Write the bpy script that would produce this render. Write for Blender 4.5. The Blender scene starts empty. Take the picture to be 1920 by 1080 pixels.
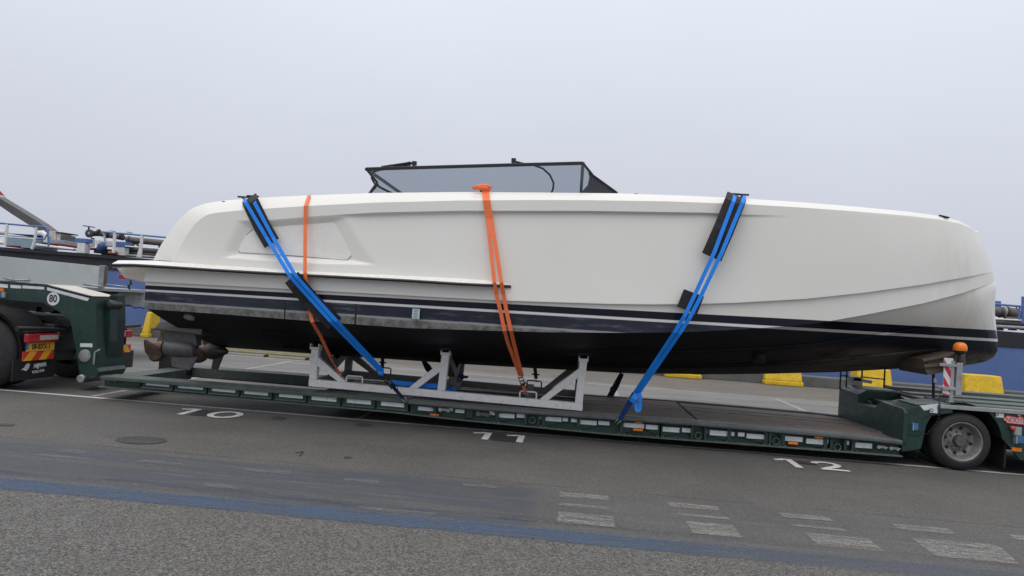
import bpy, bmesh, math, random
from mathutils import Vector, Matrix
random.seed(7)
scene = bpy.context.scene
col = scene.collection
R = math.radians

# ------------------------------------------------------------------ camera
EYE = 1.65
YAW, PITCH, ROLL = R(4.8145), R(1.624), R(3.9344)
fw = Vector((-math.sin(YAW)*math.cos(PITCH), math.cos(YAW)*math.cos(PITCH), math.sin(PITCH)))
_r0 = Vector((math.cos(YAW), math.sin(YAW), 0)); _u0 = _r0.cross(fw)
rt = _r0*math.cos(ROLL) + _u0*math.sin(ROLL)
up = -_r0*math.sin(ROLL) + _u0*math.cos(ROLL)
cam_d = bpy.data.cameras.new('camera'); cam = bpy.data.objects.new('camera', cam_d); col.objects.link(cam)
cam.matrix_world = Matrix(((rt.x, up.x, -fw.x, 0), (rt.y, up.y, -fw.y, 0), (rt.z, up.z, -fw.z, EYE), (0, 0, 0, 1)))
cam_d.lens = 26; cam_d.sensor_width = 36; cam_d.clip_start = 0.1; cam_d.clip_end = 3000
scene.camera = cam

# ------------------------------------------------------------------ sky, sun, exposure
SUN_EL, SUN_AZ = R(65), R(195)
world = bpy.data.worlds.new('World'); scene.world = world; world.use_nodes = True
wn = world.node_tree.nodes; wl = world.node_tree.links; wn.clear()
wo = wn.new('ShaderNodeOutputWorld'); wb = wn.new('ShaderNodeBackground')
sky = wn.new('ShaderNodeTexSky'); sky.sky_type = 'NISHITA'; sky.sun_disc = False
sky.sun_elevation = SUN_EL; sky.sun_rotation = SUN_AZ; sky.dust_density = 6; sky.air_density = 1.0
hs = wn.new('ShaderNodeHueSaturation'); hs.inputs['Saturation'].default_value = 0.2
wl.new(sky.outputs[0], hs.inputs['Color'])
tc = wn.new('ShaderNodeTexCoord'); sx = wn.new('ShaderNodeSeparateXYZ'); wl.new(tc.outputs['Generated'], sx.inputs[0])
rp = wn.new('ShaderNodeValToRGB'); wl.new(sx.outputs['Z'], rp.inputs[0])
cr = rp.color_ramp
cr.elements[0].position = 0.0; cr.elements[0].color = (.330, .348, .402, 1)
cr.elements[1].position = 1.0; cr.elements[1].color = (.80, .80, .81, 1)
e = cr.elements.new(.20); e.color = (.398, .420, .474, 1)
e = cr.elements.new(.36); e.color = (.462, .490, .550, 1)
e = cr.elements.new(.68); e.color = (.64, .645, .67, 1)
vm = wn.new('ShaderNodeVectorMath'); vm.operation = 'SCALE'; vm.inputs[3].default_value = 17.0
wl.new(rp.outputs[0], vm.inputs[0])
mx = wn.new('ShaderNodeMix'); mx.data_type = 'RGBA'; mx.inputs[0].default_value = .94
wl.new(hs.outputs[0], mx.inputs[6]); cn = wn.new('ShaderNodeTexNoise'); cn.inputs['Scale'].default_value = 2.2; cn.inputs['Detail'].default_value = 4; wl.new(tc.outputs['Generated'], cn.inputs['Vector'])
cm = wn.new('ShaderNodeMapRange'); cm.inputs[1].default_value = .3; cm.inputs[2].default_value = .7; cm.inputs[3].default_value = 16.6; cm.inputs[4].default_value = 17.4
wl.new(cn.outputs['Fac'], cm.inputs[0]); wl.new(cm.outputs[0], vm.inputs[3])
wl.new(vm.outputs[0], mx.inputs[7])
wl.new(mx.outputs[2], wb.inputs[0]); wb.inputs[1].default_value = 0.1
wl.new(wb.outputs[0], wo.inputs[0])
sd = bpy.data.lights.new('sun', 'SUN'); sd.energy = 0.8; sd.angle = R(40); sd.color = (1, .97, .93)
so = bpy.data.objects.new('sun', sd); col.objects.link(so)
_dir = Vector((math.sin(SUN_AZ)*math.cos(SUN_EL), math.cos(SUN_AZ)*math.cos(SUN_EL), math.sin(SUN_EL)))
so.rotation_euler = _dir.to_track_quat('Z', 'Y').to_euler()
vs = scene.view_settings; vs.view_transform = 'Standard'; vs.look = 'None'; vs.exposure = 0.0; vs.gamma = 1
scene.cycles.max_bounces = 8

# ------------------------------------------------------------------ helpers
K = 1920*26/36
CAM = Vector((0, 0, EYE))
def ray(u, v): return fw + rt*((u-960)/K) - up*((v-540)/K)
def P(u, v, Y):                       # a point of the survey at depth Y
    d = ray(u, v); return CAM + d*(Y/d.y)
def G(u, v, z=0.0):                   # a point of the survey at height z
    d = ray(u, v); return CAM + d*((z-EYE)/d.z)
def proj(p):
    q = Vector(p)-CAM; w = q.dot(fw); return 960+K*q.dot(rt)/w, 540-K*q.dot(up)/w
def lerp_tab(tab, x):
    if x <= tab[0][0]: return tab[0][1]
    for (a, b), (c, d) in zip(tab, tab[1:]):
        if x <= c: return b + (d-b)*(x-a)/(c-a) if c > a else d
    return tab[-1][1]
def clamp01(x): return max(0.0, min(1.0, x))
def smooth01(x): x = clamp01(x); return x*x*(3-2*x)

ORIGIN = {}
def tag(o, label=None, cat=None, group=None, kind=None):
    if label: o['label'] = label
    if cat: o['category'] = cat
    if group: o['group'] = group
    if kind: o['kind'] = kind
    return o
def thing(name, loc, label, cat, group=None):
    o = bpy.data.objects.new(name, None); o.empty_display_size = .2; col.objects.link(o)
    o.location = loc; ORIGIN[o.name] = Vector(loc); return tag(o, label, cat, group)
def org(o): return ORIGIN.get(o.name, Vector((0, 0, 0))) if o else Vector((0, 0, 0))

class MB:
    def __init__(s): s.v = []; s.f = []; s.m = []
    def add(s, vs, fs, mi=0):
        n = len(s.v); s.v += [tuple(p) for p in vs]
        for f in fs: s.f.append(tuple(i+n for i in f)); s.m.append(mi)
        return s
    def box(s, x0, x1, y0, y1, z0, z1, mi=0):
        return s.hexa([(x0, y0, z0), (x1, y0, z0), (x1, y1, z0), (x0, y1, z0), (x0, y0, z1), (x1, y0, z1), (x1, y1, z1), (x0, y1, z1)], mi)
    def hexa(s, p, mi=0):
        return s.add(p, [(0, 3, 2, 1), (4, 5, 6, 7), (0, 1, 5, 4), (1, 2, 6, 5), (2, 3, 7, 6), (3, 0, 4, 7)], mi)
    def beam(s, a, b, w, h, upv=(0, 0, 1), mi=0):
        a = Vector(a); b = Vector(b); t = (b-a).normalized(); upv = Vector(upv)
        sd = t.cross(upv)
        if sd.length < 1e-4: sd = t.cross(Vector((1, 0, 0)))
        sd.normalize(); n = sd.cross(t).normalized()
        sd *= w/2; n *= h/2
        return s.hexa([a-sd-n, b-sd-n, b+sd-n, a+sd-n, a-sd+n, b-sd+n, b+sd+n, a+sd+n], mi)
    def prism(s, prof, y0, y1, mi=0):           # prof: (x, z) list extruded along y
        n = len(prof)
        vs = [(x, y0, z) for x, z in prof] + [(x, y1, z) for x, z in prof]
        fs = [tuple(range(n)), tuple(range(2*n-1, n-1, -1))]
        fs += [(i, i+n, (i+1) % n+n, (i+1) % n) for i in range(n)]
        return s.add(vs, fs, mi)
    def prismx(s, prof, x0, x1, mi=0):          # prof: (y, z) list extruded along x
        n = len(prof)
        vs = [(x0, y, z) for y, z in prof] + [(x1, y, z) for y, z in prof]
        fs = [tuple(range(n)), tuple(range(2*n-1, n-1, -1))]
        fs += [(i, i+n, (i+1) % n+n, (i+1) % n) for i in range(n)]
        return s.add(vs, fs, mi)
    def tube(s, pts, r, n=8, mi=0, cap=True):
        pts = [Vector(p) for p in pts]; rings = []; nrm = None
        for i, p in enumerate(pts):
            t = (pts[min(i+1, len(pts)-1)]-pts[max(i-1, 0)]).normalized()
            if nrm is None:
                nrm = t.orthogonal().normalized()
            else:
                nrm = (nrm - t*nrm.dot(t))
                nrm = nrm.normalized() if nrm.length > 1e-5 else t.orthogonal().normalized()
            b = t.cross(nrm); rr = r[i] if isinstance(r, (list, tuple)) else r
            rings.append([p+(nrm*math.cos(2*math.pi*k/n)+b*math.sin(2*math.pi*k/n))*rr for k in range(n)])
        vs = [q for rg in rings for q in rg]; fs = []
        for i in range(len(pts)-1):
            for k in range(n): fs.append((i*n+k, i*n+(k+1) % n, (i+1)*n+(k+1) % n, (i+1)*n+k))
        if cap: fs += [tuple(range(n-1, -1, -1)), tuple(range((len(pts)-1)*n, len(pts)*n))]
        return s.add(vs, fs, mi)
    def lathe(s, c, axis, prof, n=32, mi=0, caps=True):   # prof: (along axis, radius)
        c = Vector(c); ax = Vector(axis).normalized(); a = ax.orthogonal().normalized(); b = ax.cross(a)
        vs = []; fs = []
        for d, r in prof:
            for k in range(n):
                t = 2*math.pi*k/n; vs.append(c+ax*d+(a*math.cos(t)+b*math.sin(t))*r)
        for i in range(len(prof)-1):
            for k in range(n): fs.append((i*n+k, i*n+(k+1) % n, (i+1)*n+(k+1) % n, (i+1)*n+k))
        if caps: fs += [tuple(range(n-1, -1, -1)), tuple(range((len(prof)-1)*n, len(prof)*n))]
        return s.add(vs, fs, mi)
    def grid(s, rows, mi=0, closed=False):      # rows: list of equal-length point lists
        n = len(rows[0]); vs = [p for r_ in rows for p in r_]; fs = []
        for i in range(len(rows)-1):
            for k in range(n-1): fs.append((i*n+k, i*n+k+1, (i+1)*n+k+1, (i+1)*n+k))
        return s.add(vs, fs, mi)
    def ribbon(s, pts, w, th, nrm=(0, -.90, .44), mi=0, wd=None):
        pts = [Vector(p) for p in pts]; nr = Vector(nrm); vs = []
        for i, p in enumerate(pts):
            t = (pts[min(i+1, len(pts)-1)]-pts[max(i-1, 0)]).normalized()
            tf = Vector((t.x, 0, t.z)) if abs(nr.y) > .8 and Vector((t.x, 0, t.z)).length > .02 else t
            sdv = tf.cross(Vector((0, -1, 0)) if tf is not t else nr)
            if sdv.length < 1e-4: sdv = Vector((1, 0, 0))
            if wd is not None: sdv = Vector(wd)
            sdv.normalize(); nn = sdv.cross(t).normalized()
            if nn.dot(nr) < 0: nn = -nn
            ww = w[i] if isinstance(w, (list, tuple)) else w
            vs += [p-sdv*ww/2, p+sdv*ww/2, p+sdv*ww/2+nn*th, p-sdv*ww/2+nn*th]
        fs = [(3, 2, 1, 0)]
        for i in range(len(pts)-1):
            for k in range(4): fs.append((i*4+k, i*4+(k+1) % 4, i*4+4+(k+1) % 4, i*4+4+k))
        m = (len(pts)-1)*4; fs.append((m, m+1, m+2, m+3))
        return s.add(vs, fs, mi)
    def build(s, name, mats, parent=None, smooth=False, bevel=0, loc=None, seg=2, recalc=True, merge=False):
        o_ = org(parent) if parent else Vector(loc or (0, 0, 0))
        me = bpy.data.meshes.new(name)
        me.from_pydata([tuple(Vector(p)-o_) for p in s.v], [], s.f)
        mats = mats if isinstance(mats, (list, tuple)) else [mats]
        for m in mats: me.materials.append(m)
        for p, mi in zip(me.polygons, s.m): p.material_index = mi
        if recalc or merge:
            bm = bmesh.new(); bm.from_mesh(me)
            if merge: bmesh.ops.remove_doubles(bm, verts=bm.verts, dist=1e-5)
            if recalc: bmesh.ops.recalc_face_normals(bm, faces=bm.faces)
            bm.to_mesh(me); bm.free()
        if smooth:
            me.polygons.foreach_set('use_smooth', [True]*len(me.polygons))
            if smooth is not True: me.set_sharp_from_angle(angle=R(smooth))
        o = bpy.data.objects.new(name, me); col.objects.link(o)
        if parent: o.parent = parent; ORIGIN[o.name] = o_
        else: o.location = o_; ORIGIN[o.name] = o_
        if bevel:
            b = o.modifiers.new('bevel', 'BEVEL'); b.width = bevel; b.segments = seg; b.limit_method = 'ANGLE'; b.angle_limit = R(40)
            b.harden_normals = False
        return o

def copy_thing(root, delta, label=None, group=None):
    def cp(o, par):
        c = o.copy(); col.objects.link(c)
        if par: c.parent = par
        for ch in o.children: cp(ch, c)
        return c
    r_ = cp(root, None); r_.location = Vector(root.location)+Vector(delta)
    if label: r_['label'] = label
    if group: r_['group'] = group
    return r_
def text(body, size, origin, xdir, ydir, mat, parent, name, bold=0.0, depth=.0015, spacing=1.0, shear=0.0, sx=1.0):
    cu = bpy.data.curves.new('t', 'FONT'); cu.body = body; cu.size = size; cu.align_x = 'CENTER'; cu.align_y = 'CENTER'
    cu.offset = bold; cu.extrude = depth; cu.space_character = spacing; cu.shear = shear; cu.resolution_u = 4
    t = bpy.data.objects.new('t', cu); col.objects.link(t)
    dg = bpy.context.evaluated_depsgraph_get()
    me = bpy.data.meshes.new_from_object(t.evaluated_get(dg)); bpy.data.objects.remove(t); bpy.data.curves.remove(cu)
    xd = Vector(xdir).normalized(); yd = Vector(ydir).normalized(); zd = xd.cross(yd); o_ = org(parent)
    for v in me.vertices:
        c = v.co.copy(); v.co = Vector(origin)+xd*c.x*sx+yd*c.y+zd*c.z - o_
    me.materials.clear(); me.materials.append(mat); me.name = name
    o = bpy.data.objects.new(name, me); col.objects.link(o)
    if parent: o.parent = parent; ORIGIN[o.name] = o_
    return o

# ------------------------------------------------------------------ materials
class NT:
    def __init__(s, name):
        s.mat = bpy.data.materials.new(name); s.mat.use_nodes = True
        s.n = s.mat.node_tree.nodes; s.l = s.mat.node_tree.links
        s.b = s.n['Principled BSDF']; s.pos = None
    def node(s, t, **kw):
        n = s.n.new(t)
        for k, v in kw.items(): setattr(n, k, v)
        return n
    def put(s, sock, val):
        if hasattr(val, 'is_linked'): s.l.new(val, sock)
        elif isinstance(val, tuple) and len(val) == 3 and sock.type == 'RGBA': sock.default_value = (*val, 1)
        else: sock.default_value = val
    def P(s):
        if s.pos is None: s.pos = s.node('ShaderNodeNewGeometry').outputs['Position']
        return s.pos
    def scaled(s, sc):
        m = s.node('ShaderNodeVectorMath', operation='MULTIPLY'); s.put(m.inputs[0], s.P()); m.inputs[1].default_value = sc; return m.outputs[0]
    def noise(s, scale, detail=4, rough=.55, sc=None, dist=0):
        n = s.node('ShaderNodeTexNoise'); n.inputs['Scale'].default_value = scale; n.inputs['Detail'].default_value = detail
        n.inputs['Roughness'].default_value = rough; n.inputs['Distortion'].default_value = dist
        s.put(n.inputs['Vector'], s.scaled(sc) if sc else s.P()); return n.outputs['Fac']
    def vor(s, scale, feature='F1', out='Distance', sc=None):
        n = s.node('ShaderNodeTexVoronoi', feature=feature); n.inputs['Scale'].default_value = scale
        s.put(n.inputs['Vector'], s.scaled(sc) if sc else s.P()); return n.outputs[out]
    def math(s, op, a, b=0.0, c=0.0, clamp=False):
        n = s.node('ShaderNodeMath', operation=op); n.use_clamp = clamp
        for k, x in enumerate((a, b, c)): s.put(n.inputs[k], x)
        return n.outputs[0]
    def ss(s, x, lo, hi, a=0.0, b=1.0):
        n = s.node('ShaderNodeMapRange', interpolation_type='SMOOTHSTEP'); s.put(n.inputs[0], x)
        for k, y in enumerate((lo, hi, a, b)): s.put(n.inputs[k+1], y)
        return n.outputs[0]
    def lin(s, x, lo, hi, a=0.0, b=1.0):
        n = s.node('ShaderNodeMapRange'); s.put(n.inputs[0], x)
        for k, y in enumerate((lo, hi, a, b)): s.put(n.inputs[k+1], y)
        return n.outputs[0]
    def mix(s, f, a, b, mode='MIX'):
        n = s.node('ShaderNodeMix', data_type='RGBA', blend_type=mode); s.put(n.inputs[0], f); s.put(n.inputs[6], a); s.put(n.inputs[7], b); return n.outputs[2]
    def xyz(s):
        n = s.node('ShaderNodeSeparateXYZ'); s.put(n.inputs[0], s.P()); return n.outputs
    def bump(s, h, strength=.3, dist=.01):
        n = s.node('ShaderNodeBump'); n.inputs['Strength'].default_value = strength; n.inputs['Distance'].default_value = dist
        s.put(n.inputs['Height'], h); s.l.new(n.outputs[0], s.b.inputs['Normal'])
    def set(s, color=None, rough=None, metal=None, spec=None, alpha=None, coat=None):
        if color is not None: s.put(s.b.inputs['Base Color'], color)
        if rough is not None: s.put(s.b.inputs['Roughness'], rough)
        if metal is not None: s.put(s.b.inputs['Metallic'], metal)
        if spec is not None: s.put(s.b.inputs['Specular IOR Level'], spec)
        if alpha is not None: s.put(s.b.inputs['Alpha'], alpha)
        if coat is not None: s.put(s.b.inputs['Coat Weight'], coat)
        return s.mat
def M(name, c, rough=.5, metal=0.0, var=.18, scale=3.0, dirt=None, damt=.35, fine=0.0, spec=.5, streak=None):
    """painted or bare surface: base colour with soft variation, patchy dirt and a slightly uneven gloss"""
    t = NT(name)
    n1 = t.noise(scale, 5, .6, streak)
    k = t.lin(n1, .3, .7, 1-var, 1+var)
    v = t.node('ShaderNodeVectorMath', operation='SCALE'); v.inputs[0].default_value = c; t.put(v.inputs[3], k)
    cc = v.outputs[0]
    if dirt:
        f = t.ss(t.noise(scale*2.7+.5, 8, .68, streak), .50, .72, 0, damt); cc = t.mix(f, cc, dirt)
    if fine:
        cc = t.mix(t.ss(t.noise(90, 2, .5), .42, .7, 0, fine), cc, tuple(x*.4 for x in c))
    t.set(cc, t.lin(t.noise(scale*4, 4), .3, .7, max(.03, rough-.1), min(1, rough+.12)), metal, spec)
    return t.mat

m_green = M('green_paint', (.0125, .043, .0355), .42, dirt=(.055, .06, .052), damt=.55, scale=2.8)
m_green_top = M('worn_green_steel', (.075, .10, .088), .55, dirt=(.19, .18, .15), damt=.6, scale=3.5, fine=.3)
m_rail_grey = M('worn_grey_edge', (.105, .118, .118), .5, dirt=(.05, .055, .05), damt=.6, scale=3, fine=.3)
m_dark = M('dark_steel', (.018, .019, .021), .55, dirt=(.05, .045, .04), damt=.4)
m_black = M('black_plastic', (.012, .012, .013), .5, var=.2)
m_shadeblack = M('shaded_black', (.0075, .0075, .008), .7, spec=.15)  # dull black, darkened: the weak light under the neck is in the colour
m_blackmetal = M('black_metal', (.010, .010, .012), .35)
m_tyre = M('tyre_rubber', (.020, .020, .021), .75, dirt=(.055, .05, .045), damt=.5, scale=6)
m_rim = M('steel_rim', (.24, .23, .215), .45, .35, dirt=(.07, .06, .05), damt=.6, scale=7)
m_hub = M('hub_steel', (.13, .125, .12), .5, .4, dirt=(.04, .035, .03), damt=.6, scale=9)
m_galv = M('galvanised_steel', (.36, .375, .385), .42, .4, dirt=(.16, .155, .15), damt=.5, scale=4)
m_greyplate = M('grey_plate', (.36, .38, .385), .5, .1, dirt=(.2, .2, .19), damt=.5, scale=2)
m_white = M('white_paint', (.72, .73, .72), .5, var=.06, dirt=(.35, .33, .30), damt=.5, scale=4)
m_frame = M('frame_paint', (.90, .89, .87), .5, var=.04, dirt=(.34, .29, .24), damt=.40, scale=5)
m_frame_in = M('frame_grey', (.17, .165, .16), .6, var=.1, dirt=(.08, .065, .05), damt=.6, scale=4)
m_refl = M('reflective_white', (.66, .69, .71), .35, var=.06, dirt=(.32, .32, .31), damt=.55, scale=9)
m_amber = M('amber_lens', (.80, .20, .015), .25, var=.1)
m_red = M('red_lens', (.42, .018, .03), .25, var=.12, dirt=(.2, .03, .03))
m_clear = M('clear_lens', (.5, .46, .45), .2)
m_yplate = M('yellow_plate', (.80, .42, .06), .45, var=.06, dirt=(.4, .2, .05))
m_yrefl = M('yellow_reflective', (.80, .40, .03), .4, var=.08)
m_rrefl = M('red_reflective', (.58, .05, .025), .4, var=.08)
m_wrefl = M('white_board', (.66, .66, .68), .4, var=.05, dirt=(.35, .33, .33))
m_rboard = M('red_board', (.48, .025, .04), .4, var=.08)
m_ink = M('ink_black', (.012, .012, .013), .6, var=.05)
m_inkwhite = M('ink_white', (.62, .64, .65), .6, var=.1, dirt=(.25, .25, .25))
m_wood = M('weathered_planks', (.215, .170, .145), .8, dirt=(.075, .060, .052), damt=.8, scale=2.0, streak=(.6, 7, 7), fine=.3)
m_timber = M('old_timber', (.115, .085, .062), .8, dirt=(.045, .034, .026), damt=.7, scale=4, streak=(1, 5, 6))
m_blue = M('blue_webbing', (.004, .235, .86), .6, var=.08, scale=5)
m_bluedark = M('dark_blue_webbing', (.012, .045, .22), .7, var=.1, scale=5)
m_navy = M('navy_webbing', (.008, .014, .045), .75, var=.1)
m_orange = M('orange_webbing', (.88, .19, .06), .6, var=.06, scale=5)
m_pad = M('black_rubber_pad', (.014, .013, .016), .7, var=.2, dirt=(.03, .03, .032))
m_yellow = M('yellow_concrete_paint', (.68, .45, .022), .75, var=.14, dirt=(.26, .17, .04), damt=.75, scale=4, fine=.25)
m_concrete = M('dark_concrete', (.115, .115, .112), .85, dirt=(.05, .05, .048), damt=.6, scale=1.5)
m_bargeblue = M('barge_blue', (.098, .165, .37), .55, var=.07, scale=.8, dirt=(.07, .11, .26), damt=.35)
m_bargeblack = M('barge_black', (.018, .018, .024), .6, var=.2, dirt=(.045, .04, .045), damt=.5, scale=1.2)
m_bluepaint = M('deck_blue', (.085, .165, .40), .5, var=.1)
m_brightblue = M('light_blue_tank', (.26, .36, .43), .5, var=.08)
m_pipe = M('brown_pipe', (.115, .10, .09), .55, dirt=(.05, .045, .04), damt=.6)
m_pipedark = M('dark_pipe', (.055, .055, .058), .5, .2, dirt=(.03, .03, .03))
m_reddeck = M('red_oxide_deck', (.22, .03, .045), .6, dirt=(.1, .03, .03))
m_boom = M('boom_grey', (.10, .095, .098), .55, dirt=(.06, .055, .055))
m_cream = M('cream_steel', (.5, .48, .42), .55)
m_boxwhite = M('drop_side_grey', (.50, .545, .54), .5, var=.035, dirt=(.38, .41, .40), damt=.4, scale=1.2)
m_bronze = M('bronze_casting', (.11, .098, .086), .42, .55, dirt=(.10, .085, .07), damt=.6, scale=7)
m_prop = M('propeller_bronze', (.15, .10, .075), .42, .4, dirt=(.24, .19, .16), damt=.6, scale=9)
m_pod = M('pod_grey', (.14, .138, .14), .42, .35, dirt=(.06, .05, .04), damt=.6, scale=8)
m_signred = M('sign_red', (.55, .06, .06), .4, var=.05)
m_signcream = M('sign_pale', (.62, .42, .40), .45, var=.05)
m_bluecap = M('blue_coupling', (.05, .15, .33), .4)
m_mirror = M('hook_steel', (.42, .42, .41), .35, .7)

def glass(name, c, a, rough=.05):
    t = NT(name); t.set(c, rough, 0, .5)
    tr = t.node('ShaderNodeBsdfTransparent'); tr.inputs[0].default_value = (.80, .83, .86, 1)
    ms = t.node('ShaderNodeMixShader'); ms.inputs[0].default_value = a
    t.l.new(tr.outputs[0], ms.inputs[1]); t.l.new(t.b.outputs[0], ms.inputs[2])
    t.l.new(ms.outputs[0], t.n['Material Output'].inputs[0]); return t.mat
m_tint = glass('tinted_glass', (.02, .026, .033), .17)
m_mesh = glass('dark_mesh_cover', (.03, .032, .04), .88, .6)

# ------------------------------------------------------------------ ground
def ground_material():
    t = NT('asphalt'); x, y, z = t.xyz()
    wob = t.math('MULTIPLY', t.math('SUBTRACT', t.noise(.8, 3), .5), .35)
    yy = t.math('ADD', y, wob)
    sp = t.noise(150, 3, .65)                # aggregate
    sp2 = t.vor(118, 'F1', 'Color')
    spl = t.node('ShaderNodeSeparateColor'); t.put(spl.inputs[0], sp2)
    stone = spl.outputs[0]
    patch = t.noise(.9, 5, .6)
    stream = t.noise(1.2, 5, .6, (.25, 3.2, 1))
    base = t.mix(t.ss(patch, .3, .72), (.080, .0765, .071), (.116, .1105, .103))
    base = t.mix(t.ss(stream, .45, .75, 0, .55), base, (.064, .063, .062))
    # coarse near strip
    coarse = t.mix(t.ss(stone, .05, .95), (.034, .0325, .030), (.178, .171, .160))
    coarse = t.mix(t.ss(stone, .93, .99, 0, .7), coarse, (.33, .33, .32))
    big = t.vor(55, 'F1', 'Color'); sb_ = t.node('ShaderNodeSeparateColor'); t.put(sb_.inputs[0], big)
    coarse = t.mix(t.ss(sb_.outputs[1], .80, .98, 0, .55), coarse, (.20, .195, .185))
    coarse = t.mix(t.ss(sb_.outputs[2], .84, .98, 0, .6), coarse, (.040, .038, .036))
    coarse = t.mix(t.ss(t.noise(1.6, 5, .65), .5, .75, 0, .35), coarse, (.075, .072, .068))
    near = t.ss(yy, 5.28, 5.55, 1, 0)
    mid = t.mix(t.ss(stone, .1, 1, 0, .55), base, (.155, .149, .140))
    mid = t.mix(t.ss(spl.outputs[1], .5, 1, 0, .6), mid, (.050, .048, .046))
    mid = t.mix(t.ss(stone, .95, .99, 0, .5), mid, (.30, .30, .29))
    c = t.mix(near, mid, coarse)
    grain = t.noise(34, 5, .8); c = t.mix(t.ss(grain, .50, .66, 0, .6), c, (.18, .172, .16)); c = t.mix(t.ss(grain, .33, .46, .5, 0), c, (.045, .043, .041))
    # worn dark-blue wash between the seam and the painted stripe
    band = t.math('MULTIPLY', t.ss(yy, 5.5, 5.8), t.ss(y, 6.85, 7.1, 1, 0))
    wash = t.math('MULTIPLY', band, t.ss(x, -.35, -.12, 1, .25))
    wn_ = t.noise(1.0, 7, .7, (.4, 6, 1))
    c = t.mix(t.math('MULTIPLY', wash, t.ss(wn_, .38, .60, .15, .92)), c, (.054, .063, .084))
    c = t.mix(t.math('MULTIPLY', band, t.ss(wn_, .54, .65, 0, .6)), c, (.155, .155, .16))
    # the seam in the asphalt
    seam = t.math('LESS_THAN', t.math('ABSOLUTE', t.math('SUBTRACT', t.math('ADD', y, t.math('MULTIPLY', t.noise(3, 3), .05)), 7.12)), .008)
    c = t.mix(t.math('MULTIPLY', seam, t.ss(t.noise(1.7, 3), .42, .5, 0, .8)), c, (.03, .03, .03))
    # lighter, older surface of the quay behind the trailer
    far = t.ss(yy, 10.6, 12.6)
    light = t.mix(t.ss(t.noise(.7, 6, .65, (.5, 1.6, 1)), .3, .7), (.15, .144, .137), (.205, .197, .187))
    light = t.mix(t.ss(t.noise(.35, 6, .7, (.35, 2.4, 1)), .56, .68, 0, .55), light, (.11, .106, .10))
    c = t.mix(far, c, light)
    trk = t.noise(.9, 6, .7, (.10, 5.5, 1)); c = t.mix(t.math('MULTIPLY', t.ss(trk, .55, .68, 0, .45), t.ss(y, 9.5, 11, .35, 1)), c, (.075, .072, .07))
    drip = t.math('MULTIPLY', t.ss(t.noise(2.6, 4, .6), .66, .76, 0, .55), t.ss(y, 7.1, 7.6)); c = t.mix(drip, c, (.045, .043, .042))
    brown = t.math('MULTIPLY', t.ss(t.math('ADD', yy, t.math('MULTIPLY', x, .12)), 18.0, 18.9), t.ss(t.noise(.9, 4), .2, .5, .5, 1))
    bc = t.mix(t.noise(2.2, 6, .7, (.6, 2, 1)), (.10, .088, .075), (.17, .15, .13))
    bc = t.mix(t.ss(t.noise(1.1, 5, .7), .56, .68, 0, .7), bc, (.105, .12, .05))
    c = t.mix(brown, c, bc)
    t.set(c, t.lin(patch, .3, .7, .62, .85), 0, .35)
    h = t.math('ADD', t.math('MULTIPLY', stone, .6), sp)
    t.bump(h, .45, .007)
    return t.mat
m_ground = ground_material()
QE = 22.75                                   # quay edge
gm = MB().add([(-900, -900, 0), (900, -900, 0), (900, QE, 0), (-900, QE, 0)], [(0, 1, 2, 3)])
tag(gm.build('ground', m_ground), kind='structure')
tag(MB().box(-900, 900, QE, QE+.6, -3.5, -.02).build('quay_wall', m_concrete), kind='structure')
def water_material():
    t = NT('harbour_water'); t.set((.02, .03, .035), .08, 0, .5); t.bump(t.noise(1.5, 5, .6), .35, .08); return t.mat
tag(MB().add([(-1500, QE+.3, -2.2), (1500, QE+.3, -2.2), (1500, 2500, -2.2), (-1500, 2500, -2.2)], [(0, 1, 2, 3)]).build('water', water_material()), kind='structure')
# low quay kerb
KY0, KY1, KH = 22.0, 22.6, .30
tag(MB().box(-60, 60, KY0, KY1, 0, KH).build('kerb', m_concrete, bevel=.03), kind='structure')

def paint(name, c, lo, hi, cov=1.0, scale=14, streak=None):
    """worn road paint: the asphalt shows through where it has gone"""
    t = NT(name); n = t.noise(scale, 7, .72, streak); n2 = t.noise(70, 2, .6)
    f = t.math('MULTIPLY', t.ss(n, lo, hi), t.ss(n2, .25, .5, .45, 1))
    t.set(t.mix(t.noise(5, 4), tuple(q*.82 for q in c), c), .7, 0, .3, t.math('MULTIPLY', f, cov)); return t.mat
m_line = paint('worn_white_paint', (.74, .73, .70), .14, .40, .95)
m_line_far = paint('old_white_paint', (.50, .485, .46), .30, .56, .85)
m_digit = paint('white_number_paint', (.76, .755, .73), .20, .42, .93)
def chalk(name, c, lo, hi, cov, soft=.16, blue=False):
    """remains of a painted bar: speckled, ragged at the edge, brushed along the road"""
    t = NT(name); tc_ = t.node('ShaderNodeTexCoord'); sp_ = t.node('ShaderNodeSeparateXYZ'); t.put(sp_.inputs[0], tc_.outputs['Generated'])
    def rim(o, w): return t.ss(t.math('MINIMUM', o, t.math('SUBTRACT', 1.0, o)), -.02, w)
    ed = t.math('MULTIPLY', rim(sp_.outputs[1], soft*(.8 if not blue else 1.6)), rim(sp_.outputs[0], soft*.5 if not blue else .02))
    n = t.noise(5, 7, .72, (.4, 2.4, 1)); n2 = t.noise(70, 3, .7); n3 = t.noise(30, 4, .7, (.6, 1.4, 1))
    f = t.math('ADD', t.math('MULTIPLY', n, .55), t.math('MULTIPLY', n3, .45))
    f = t.math('ADD', f, t.math('MULTIPLY', t.math('SUBTRACT', ed, 1.0), .38))
    a = t.math('MULTIPLY', t.ss(f, lo, hi), t.ss(n2, .36, .54, .12, 1))
    if blue:
        x, y, z = t.xyz(); a = t.math('MULTIPLY', a, t.ss(t.math('ADD', x, t.math('MULTIPLY', t.noise(.8, 4), 2.4)), 1.2, 3.2, 1, .42))
    t.set(t.mix(n3, tuple(q*.75 for q in c), c), .75, 0, .25, t.math('MULTIPLY', a, cov)); return t.mat
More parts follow.
